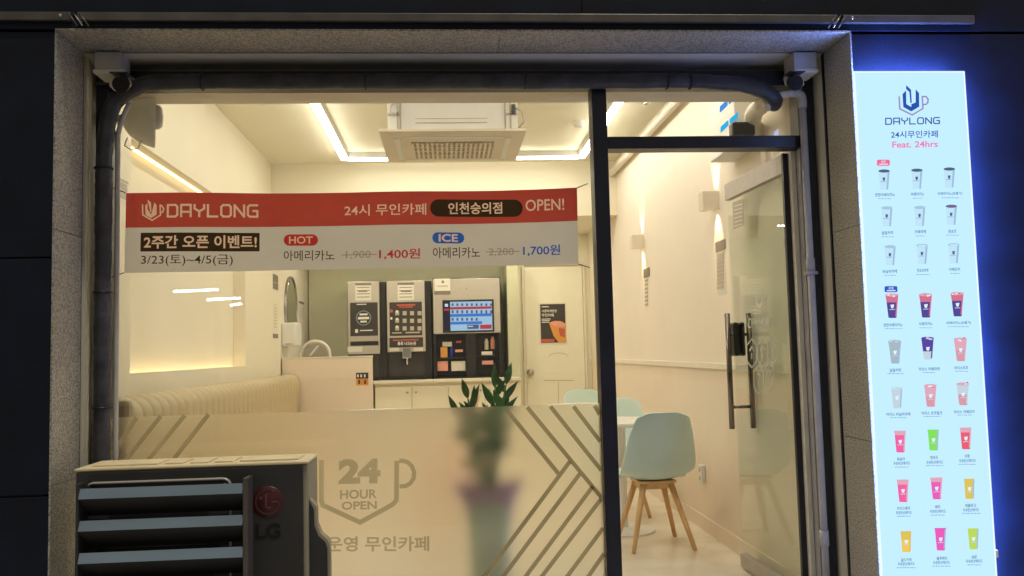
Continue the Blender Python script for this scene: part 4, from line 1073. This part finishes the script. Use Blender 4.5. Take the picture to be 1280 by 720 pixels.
# ------------------------------------------------------------------ round wall speaker behind the left window corner
c = Vector((-1.405, .24, 2.605))
sp2 = thing('round_wall_speaker', 'white half-round wall speaker behind the top left window corner', 'speaker', c, math.radians(19))
for nm, mb_, mt in (('dome', MB().lathe([(0, -.135), (.04, -.128), (.08, -.10), (.108, -.06), (.122, -.02), (.128, 0), (.128, .012), (0, .012)], (0, 0, 0), 'X', 48), cloth_mat('thin_white_plastic', (.88, .86, .80), .5)),
                    ('dome_reflection', MB().lathe([(.060, .013), (.058, .03), (.045, .045), (0, .05)], (0, 0, .02), 'X', 28), M['pvc']),  # solid cap shaped as the grey reflection of the dome
                    ('arm', MB().box(-.24, -.10, .0, .05, -.02, .02), M['white'])):
    mb_.build(nm, mt, None).parent = sp2
MB().tube([(-1.49, .15, 2.50), (-1.50, .14, 2.46), (-1.47, .14, 2.44), (-1.44, .15, 2.45), (-1.43, .16, 2.49)], .003, seg=8).build('cable', M['pvc'], sp2)

# ------------------------------------------------------------------ pipes outside
def smooth_path(pts, n=6):
    return [Vector(p) for p in catmull([tuple(p) for p in pts], n)]
zp = 2.693
tp_ = thing('insulated_pipe', 'thick dark taped pipe bundle along the window head down to the outdoor unit', 'pipe', (0, -.09, zp))
path = [(-1.50, -.10, .9), (-1.50, -.10, 1.6), (-1.50, -.10, 2.2), (-1.495, -.10, 2.43), (-1.46, -.10, 2.59), (-1.36, -.095, 2.668), (-1.22, -.085, 2.692), (-.6, -.08, 2.696), (0, -.08, zp+.002), (.6, -.08, zp), (1.1, -.08, zp+.003), (1.30, -.08, 2.686), (1.42, -.08, 2.675), (1.52, -.075, 2.645), (1.575, -.05, 2.615), (1.59, .0, 2.60)]
raw = smooth_path(path, 10); sp_path = [raw[0]]
for p, q in zip(raw, raw[1:]):
    n_ = max(1, int((q-p).length/.009))
    sp_path += [p.lerp(q, (k+1)/n_) for k in range(n_)]
rs = [.0345+.0022*((i % 5)/5)+.0012*math.sin(i*.11)+.0008*math.sin(i*.37) for i in range(len(sp_path))]
MB().tube(sp_path, rs, seg=18).build('taped_run', M['tape'], tp_)
for X in (-1.08, -.35, .38, 1.05, 1.16):
    MB().tube([(X-.004, -.08, zp+.001), (X+.004, -.08, zp+.001)], .0405, seg=20).build('tie', M['frame'], tp_)
for z in (2.3, 1.75, 1.25):
    MB().tube([(-1.50, -.10, z-.004), (-1.50, -.10, z+.004)], .0405, seg=20).build('tie', M['frame'], tp_)
cp = thing('thin_side_pipe', 'thin grey pipe beside the thick taped bundle at the left jamb', 'pipe', (-1.455, -.07, .5))
MB().tube(smooth_path([(-1.452, -.07, .9), (-1.452, -.07, 2.3), (-1.445, -.075, 2.48), (-1.40, -.08, 2.60)]), .011, seg=12).build('run', M['pvc'], cp)
wp = thing('white_drain_pipe', 'off-white drain pipe running down the right jamb', 'pipe', (1.70, -.08, .2))
xw = 1.700
MB().tube([(xw, -.075, .2), (xw, -.075, 2.575)], .0165, seg=18).build('down_pipe', M['pvc'], wp)
MB().tube(smooth_path([(xw, -.075, 2.565), (xw, -.075, 2.61), (xw-.012, -.075, 2.632), (xw-.04, -.072, 2.638)], 5), .020, seg=18).build('elbow', M['pvc'], wp)
MB().tube([(xw-.035, -.072, 2.638), (1.61, -.06, 2.633), (1.585, -.045, 2.625)], .017, seg=18).build('cross_pipe', M['wrap'], wp)
MB().tube([(1.60, -.055, 2.63), (1.55, -.03, 2.60), (1.56, .0, 2.59)], .023, seg=16).build('white_bend', M['wrap'], wp)
for z in (at(1013, 332, Y=-.075).z, at(1036, 672, Y=-.075).z):
    MB().tube([(xw, -.075, z-.035), (xw, -.075, z+.035)], .0205, seg=18).build('coupling', M['pvc'], wp)
box('clip', M['steel'], wp, xw-.024, xw+.024, -.10, -.05, 1.77, 1.785)

# cameras under the soffit
def cctv(x, sgn, label):
    t = thing('security_camera', label, 'camera', (x, -.2, ZT-.01), group='bullet cameras under the soffit')
    MB().box(x-.055, x+.055, -.19, -.07, ZT-.085, ZT-.006, bev=.004).build('junction_box', M['pvc'], t)
    b = MB().box(x-.058, x+.075*1 if sgn > 0 else x+.058, -.20, -.06, ZT-.105, ZT-.0865, bev=.006); b.build('box_lip', M['reveal'], t)
    MB().tube([(x+.01*sgn, -.14, ZT-.105), (x+.012*sgn, -.15, ZT-.145), (x+.03*sgn, -.165, ZT-.158)], .017, seg=14).build('arm', M['reveal'], t)
    c_ = Vector((x+.075*sgn, -.215, ZT-.158)); d = Vector((.14*sgn, -.90, -.34)).normalized()
    MB().tube([(x+.03*sgn, -.165, ZT-.158), c_-d*.045], .013, seg=12).build('elbow', M['reveal'], t)
    MB().tube([c_-d*.06, c_+d*.01], [.026, .030], seg=20).build('barrel', M['reveal'], t)
    MB().tube([c_+d*.0105, c_+d*.05], [.033, .034], seg=24).tube([c_+d*.0505, c_+d*.053], .013, seg=16).build('lens_hood', M['black'], t)
    MB().lathe([(.016, 0), (.019, 0)], (0, 0, 0), 'Y', 16)
    MB().slab([c_+Vector((-.036, -.06, .03)), c_+Vector((.036, -.06, .03)), c_+Vector((.034, .03, .036)), c_+Vector((-.034, .03, .036))], (0, 0, .004)).build('sun_visor', M['frame'], t)
    return t
cctv(-1.455, 1, 'dark lensed security camera under the soffit at the top left window corner')
cctv(1.675, -1, 'dark lensed security camera under the soffit at the top right door corner')

# ------------------------------------------------------------------ outdoor air conditioning unit
UY0, UY1 = -.45, -.19
ux0, ux1, uzt, uzb = -1.462, -.568, 1.033, .20
un = thing('outdoor_unit', 'beige outdoor air conditioning unit with dark front standing before the window', 'air conditioner', ((ux0+ux1)/2, -.3, 0))
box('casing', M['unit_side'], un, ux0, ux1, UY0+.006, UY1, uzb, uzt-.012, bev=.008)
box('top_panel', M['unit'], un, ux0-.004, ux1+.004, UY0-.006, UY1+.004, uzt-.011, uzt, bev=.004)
for k, (a, b) in enumerate(((.05, .33), (.36, .44), (.47, .55), (.58, .66), (.69, .95))):
    X0_, X1_ = ux0+(ux1-ux0)*a, ux0+(ux1-ux0)*b
    MB().box(X0_, X1_, UY0+.05, UY1-.05, uzt+.0005, uzt+.006, bev=.0025).build('pressed_rib', M['unit'], un)
box('front_panel', M['unit_front'], un, ux0+.003, ux1-.018, UY0-.004, UY0+.005, uzb+.01, uzt-.016, bev=.003)
FPn = Plane(.006, Y=UY0)
m = MB(); c0 = at(335, 627, Y=UY0); Rb = .062
MB().lathe([(0, -.004), (Rb-.003, -.004), (Rb, 0)], (c0.x, UY0-.004, c0.z), 'Y', 40).build('round_badge', M['maroon'], un)
Q = Plane(.0095, Y=UY0); cc = Vector((c0.x, UY0-.0095, c0.z))
stroke(m, [cc+Vector((.046*math.cos(a), 0, .046*math.sin(a))) for a in [math.radians(60+k*15) for k in range(21)]]+[cc+Vector((.046, 0, 0)), cc+Vector((.018, 0, 0))], .006, NY)
stroke(m, [cc+Vector((-.006, 0, .028)), cc+Vector((-.006, 0, -.022)), cc+Vector((.010, 0, -.022))], .006, NY)
m.lathe([(0, 0), (.006, 0)], cc+Vector((-.026, 0, .016)), 'Y', 12); m.build('badge_face', M['maroon_line'], un)
m = MB(); words(m, 'LG', FPn, 319.5, 655, 351, 673.5, -1, .035, h=.001); m.build('brand_lettering', mat('black_print', (.004, .004, .004), .7), un)
# fan opening and grille
gxa, gxb = at(108, 610, Y=UY0).x, at(289, 610, Y=UY0).x
gzt = at(200, 601, Y=UY0).z
def rrect(x0, x1, z0, z1, r, y):
    pts = []
    for cx, cz_, a0 in ((x1-r, z1-r, 0), (x0+r, z1-r, 90), (x0+r, z0+r, 180), (x1-r, z0+r, 270)):
        for k in range(5):
            a = math.radians(a0+k*22.5); pts.append((cx+r*math.cos(a), y, cz_+r*math.sin(a)))
    return pts+[pts[0]]
MB().tube(rrect(gxa, gxb, .32, gzt, .03, UY0-.008), .006, seg=8, cap=False).build('grille_frame', M['silver'], un)
MB().lathe([(0, 0), (.235, 0)], ((gxa+gxb)/2, UY0-.0055, gzt-.27), 'Y', 40).build('fan_opening', M['black'], un)
for k in range(9):
    z = gzt-.03-.055*k
    if z > .35: MB().tube([(gxa+.01, UY0-.010, z), (gxb-.01, UY0-.010, z)], .0025, seg=6).build('grille_wire', M['unit_front'], un)
MB().lathe([(0, 0), (.006, 0), (.006, .004)], (gxa+.02, UY0-.02, gzt-.02), 'Y', 10).lathe([(0, 0), (.006, 0), (.006, .004)], (gxb-.02, UY0-.02, gzt-.02), 'Y', 10).build('screw', M['black'], un)
# valve cover on the right side
vx = ux1
pts = [(vx+.001, .88), (vx+.028, .845), (vx+.03, .78), (vx+.045, .74), (vx+.072, .715), (vx+.08, .69), (vx+.08, .3), (vx+.001, .3)]
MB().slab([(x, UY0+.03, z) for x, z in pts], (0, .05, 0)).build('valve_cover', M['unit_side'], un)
MB().slab([(x-(.009 if x > vx+.01 else 0), UY0+.026, z-.008) for x, z in pts], (0, .003, 0)).build('valve_cover_face', M['unit_front'], un)  # dark sheet paints the unlit front of the cover
for x in (ux0+.12, ux1-.16):
    MB().box(x-.03, x+.03, UY0-.02, UY1+.03, .10, uzb-.001).box(x-.09, x+.09, UY0-.03, UY1+.03, .0, .099, bev=.01).build('foot', M['frame'], un)
# louvred air guide on the front
LYF = UY0-.10
ag = thing('air_guide_louvre', 'grey-blue slatted air guide fixed on the front of the outdoor unit', 'air guide', (-1.2, LYF, .2))
lx0, lx1 = at(98, 640, Y=LYF).x, at(303, 640, Y=LYF).x
for x0, x1, mt in ((lx0-.012, lx0-.001, M['unit_front']), (lx1+.001, lx1+.019, M['rail_dark'])):
    zz = at(306, 598, Y=LYF).z
    box('side_plate', mt, ag, x0, x1, LYF+.002, UY0-.005, .24, zz, bev=.002)
zz0 = at(200, 615, Y=LYF).z; dz = zz0-at(200, 655, Y=LYF).z
for k in range(5):
    z1 = zz0-dz*k+.02; z0 = z1-.036
    y_ = LYF
    m = MB()
    m.slab([(lx0, y_-.004, z0), (lx0, y_+.012, z1), (lx0, y_+.016, z1), (lx0, y_, z0)], (lx1-lx0, 0, 0), M['louvre'])
    m.slab([(lx0, y_-.002, z0-.001), (lx0, y_+.085, z0-.078), (lx0, y_+.089, z0-.074), (lx0, y_+.002, z0-.001)], (lx1-lx0, 0, 0), M['unit_front'])  # blade in the dark front colour, shade below the lip painted in
    m.build('slat', None, ag)

# ------------------------------------------------------------------ menu light box
LY = -.50
bxl0, bxl1, blz0, blz1 = 1.753, 2.236, .30, 2.597
# the box hangs on the cladding beside the granite
lbx = thing('menu_light_box', 'tall glowing white menu light box on the dark wall right of the door', 'light box', ((bxl0+bxl1)/2, YO, .3))
box('casing', M['white'], lbx, bxl0+.034, bxl1-.004, YO-.004-.03, YO-.006, blz0+.004, blz1-.004)
box('flare_glow_body', M['lb_flare'], lbx, bxl0+.034, bxl1-.002, LY+.008, YO-.035, blz0+.002, blz1-.002)  # emitter added behind the face to throw flare-like blue on the wall
box('flare_glow_left', emit('flare_glow_edge', (.22, .36, 1.0), 13, True), lbx, bxl0+.028, bxl0+.033, LY+.008, YO-.006, blz0+.002, blz1-.002)  # weaker added emitter, blue tint for the granite side
box('lit_face', M['lb_face'], lbx, bxl0, bxl1, LY, LY+.007, blz0, blz1)
tr_ = emit('lightbox_trim', rgb(225, 242, 255), 1.15)
for a_ in ((bxl0-.004, bxl0-.0005, blz0, blz1), (bxl1+.0005, bxl1+.005, blz0, blz1), (bxl0-.004, bxl1+.005, blz1+.0005, blz1+.005), (bxl0-.004, bxl1+.005, blz0-.005, blz0-.0005)):
    box('edge_trim', tr_, lbx, a_[0], a_[1], LY-.003, LY+.012, a_[2], a_[3])
box('corner_clip', M['white'], lbx, bxl1+.001, bxl1+.018, LY, LY+.03, at(1243, 697, Y=LY).z, at(1243, 688, Y=LY).z)
GP = Plane(.002, Y=LY)
m = MB(); logo(m, lambda s, t: rect(GP, 1123.5, 106.5, 1160.5, 144, -.5)(s, t), .006, NY, LB['lilac'], LB['blue']); m.build('cup_logo', None, lbx)
m = MB(); wordmark(m, rect(GP, 1107, 148, 1174, 155.5, -1), .0046, NY); m.build('name_lettering', LB['navy'], lbx, kind='stuff')
m = MB(); words(m, '24시무인카페', GP, 1113.5, 164, 1172, 173, -1, .012); m.build('subtitle_lettering', LB['blue'], lbx, kind='stuff')
m = MB(); words(m, 'Feat. 24hrs', GP, 1115, 177, 1172, 185, -1, .02); m.build('feature_lettering', LB['pink'], lbx, kind='stuff')
def tagr(m, x0, y0, x1, y1, P):
    r = 1.8; pts = []
    for cx, cyy, a0 in ((x1-r, y0+r, -90), (x1-r, y1-r, 0), (x0+r, y1-r, 90), (x0+r, y0+r, 180)):
        for k in range(4):
            a = math.radians(a0+k*30); pts.append((cx+r*math.cos(a), cyy+r*math.sin(a)))
    poly(m, P, pts, .001)
for (x, y, nm, mt) in ((1104, 203.5, 'HOT', LB['tag_p']), (1113.5, 361.5, 'ICE', LB['tag_b'])):
    m = MB(); tagr(m, x-8, y-3.8, x+8, y+3.8, GP); o = m.build('category_badge', mt, lbx)
    m = MB(); words(m, nm, GP.lift(.0015), x-3, y-2.6, x+3, y+.2, 0, .02); card(m, GP.lift(.0015), x-5.5, y+1.4, x+5.5, y+2.4, .0008); m.build('badge_lettering', LB['white'], o)
G2, G3, G4 = GP.lift(.0012), GP.lift(.0024), GP.lift(.0036)
def ell(m, P, cx, cyy, a, b, mt): poly(m, P, [(cx+a*math.cos(2*PI*k/14), cyy+b*math.sin(2*PI*k/14)) for k in range(14)], .001, mt)
def hotcup(x, y, lid):
    m = MB()
    poly(m, GP, [(x-6.5, y-10), (x+7, y-10), (x+5.2, y+12), (x-4.7, y+12)], .001, LB['cup'])
    poly(m, G2, [(x+4.6, y-10), (x+7, y-10), (x+5.2, y+12), (x+3.2, y+12)], .001, LB['cupsh'])
    ell(m, G3, x, y-11, 7.2, 2.0, {'d': LB['lid'], 'w': LB['lidw'], 'p': LB['lidp'], 'o': LB['cupsh']}[lid])
    if lid == 'o': ell(m, G4, x, y-10.6, 5.8, 1.5, LB['cup'])
    poly(m, G2, [(x-1.6, y-3), (x+1.6, y-3), (x+1.2, y+.5), (x, y+1.4), (x-1.2, y+.5)], .001, LB['lid'])
    poly(m, G2, [(x-4.2, y+1.8), (x+2.6, y+1.8), (x+2.6, y+2.5), (x-4.2, y+2.5)], .001, LB['sub'])
    m.build('menu_cup', None, lbx)
def coldcup(x, y, h, wt, wb_, top, bot, split=.35, rimc='rose', dome=True):
    m = MB(); y0, y1 = y-h/2, y+h/2
    W_ = lambda f: wt+(wb_-wt)*f
    ys = y0+h*split
    poly(m, GP, [(x-W_(.0), y0), (x+W_(.0), y0-.3), (x+W_(split), ys), (x-W_(split)+.6, ys)], .001, LB[top])
    poly(m, GP, [(x-W_(split)+.6, ys), (x+W_(split), ys), (x+W_(1)+1, y1-1.3), (x+W_(1), y1), (x-W_(1)+1.8, y1), (x-W_(1)+.8, y1-1.3)], .001, LB[bot])
    poly(m, G2, [(x+W_(.05)-1.6, y0+1.5), (x+W_(.05), y0+1), (x+W_(1)+.6, y1-2), (x+W_(1)-.8, y1-2)], .001, LB[top] if top != bot else LB['cupsh'])
    if dome:
        ell(m, G2, x, y0+.4, wt+.5, 2.0, LB[rimc])
        rnd = random.Random(int(x*7+y))
        for k in range(5): ell(m, G3, x+rnd.uniform(-wt*.7, wt*.7), y0+rnd.uniform(-1.3, 2.6), rnd.uniform(1.1, 2.0), rnd.uniform(.7, 1.2), [LB['white'], LB['coral'], LB[rimc], LB['colat']][k % 4] if rimc == 'rose' else LB['milk'])
    poly(m, G3, [(x-2, y-2), (x+2.6, y-2.4), (x+1.6, y+1.8), (x+.3, y+2.6), (x-1.2, y+1.6)], .001, LB['white'])
    poly(m, G3, [(x-3, y+3.6), (x+3.4, y+3.3), (x+3.4, y+4.2), (x-3, y+4.5)], .001, LB['milk'])
    m.build('menu_cup', None, lbx)
rows_hot = [[(1104.5, 225, 'd'), (1145.5, 224, 'd'), (1186, 222.5, 'd')], [(1108, 271, 'w'), (1149, 270.5, 'w'), (1188.5, 269, 'p')], [(1112, 319.5, 'w'), (1152, 318, 'o'), (1191.5, 317, 'o')]]
for r in rows_hot:
    for q in r: hotcup(*q)
for x, y in ((1114.5, 383), (1156.5, 382.5), (1196, 381)): coldcup(x, y, 29, 8, 5, 'colat', 'cola', .33)
coldcup(1118, 440.5, 28, 8, 5, 'oat', 'oat', .3, 'oat'); coldcup(1159, 436, 27, 7.6, 5, 'plum', 'milk', .62, 'plum'); coldcup(1200, 437.5, 28, 8, 5, 'rose', 'coral', .5)
coldcup(1120.5, 497.5, 26, 7, 4.8, 'milk', 'milk', .4, 'cup'); coldcup(1162.5, 495, 27, 7.6, 5, 'rose', 'coral', .55); coldcup(1203, 493, 27, 7.6, 5, 'milk', 'coral', .5)
coldcup(1124.5, 552, 27, 7.2, 5, 'rose', 'hot', .2, 'rose', False); coldcup(1166, 550, 26, 7, 5.2, 'lime', 'lime', .2, 'lime', False); coldcup(1206.5, 548, 27, 7.2, 5, 'rose', 'red', .22, 'rose', False)
coldcup(1128, 613.5, 28, 7.4, 5, 'rose', 'hot', .22, 'rose', False); coldcup(1170, 610.5, 27, 7.6, 5, 'rose', 'mag', .2, 'rose', False); coldcup(1211, 611, 25, 6.6, 5.2, 'amber', 'amber', .2, 'amber', False)
coldcup(1132, 677, 26, 6.6, 5.2, 'amber', 'gold', .4, 'gold', False); coldcup(1175, 674, 28, 7.2, 5, 'mag', 'mag', .2, 'mag', False); coldcup(1216, 673.5, 26, 6.8, 5, 'ygr', 'ygr', .4, 'ygr', False)
caps = [(1106, 243.8, '연한아메리카노', 25), (1146.5, 243, '아메리카노', 17), (1187, 242.5, '아메리카노(보통기)', 31),
        (1109, 291.3, '달달커피', 14), (1150, 290, '카페라떼', 14), (1190, 289.5, '핫초코', 10),
        (1112, 339.5, '바닐라라떼', 18), (1153, 338.3, '핫초코라떼', 14), (1193, 337, '카페모카', 14),
        (1116, 406.5, '연한아메리카노', 24), (1157, 405, '아메리카노', 17), (1198, 404, '아메리카노(보통기)', 31),
        (1119, 463, '달달커피', 14), (1161, 461.5, '아이스 카페라떼', 26), (1201, 460, '아이스초코', 17),
        (1122.5, 518, '아이스 바닐라라떼', 30), (1164.5, 516.5, '아이스 초코밀크', 26), (1205, 515, '아이스 카페모카', 26),
        (1126, 574, '복숭아', 10), (1127, 579.3, '우유탄산에이드', 21), (1167.5, 572, '청포도', 10), (1168, 578, '우유탄산에이드', 21), (1208.5, 570.3, '자몽', 6.5), (1209, 576, '우유탄산에이드', 21),
        (1129, 635.5, '아이스베리', 16), (1129.5, 641, '우유탄산에이드', 20), (1171.5, 633.7, '체리', 6.5), (1172, 639.3, '우유탄산에이드', 20), (1213, 632, '애플망고', 14), (1213.5, 637.5, '우유탄산에이드', 20),
        (1132.5, 700, '골드키위', 13), (1132.5, 705, '우유탄산에이드', 21), (1177, 698, '블루베리', 13), (1176.5, 703.3, '우유탄산에이드', 21), (1217.5, 696.5, '레몬', 6.5), (1217.5, 701.5, '우유탄산에이드', 21)]
subs = [(1106, 248.4, 17), (1147, 247.8, 12), (1188, 247.3, 23), (1109.5, 296, 15), (1150, 295, 11), (1190.5, 294, 16), (1112.5, 344.2, 14), (1153.5, 343.3, 17), (1193.5, 341.8, 12),
        (1117, 410.8, 22), (1157, 409.8, 16), (1198.5, 408.3, 28), (1119, 467, 20), (1161, 465.6, 16), (1201.5, 464, 16), (1122.5, 522, 20), (1164.5, 520.5, 21), (1205.5, 518.8, 18),
        (1127, 583.8, 17), (1168, 582, 22), (1209, 580.3, 22), (1129.5, 645.2, 17), (1172, 643.8, 17), (1214, 641.6, 23), (1133, 709.5, 25), (1177, 707.6, 24), (1218, 706, 18)]
for i in range(9):
    pass
m = MB()
for x, y, tx, w_ in caps: words(m, tx, GP, x-w_/2, y-2.2, x+w_/2, y+2.2, -.5, .02)
m.build('caption_lettering', LB['cap'], lbx, kind='stuff')
m = MB()
rnd = random.Random(3)
for x, y, w_ in subs:
    a = x-w_/2
    while a < x+w_/2-1:
        L = rnd.uniform(2, 5); b = min(a+L, x+w_/2); card(m, GP, a, y-.35, b, y+.35, .001); a = b+.8
m.build('small_print', LB['sub'], lbx, kind='stuff')
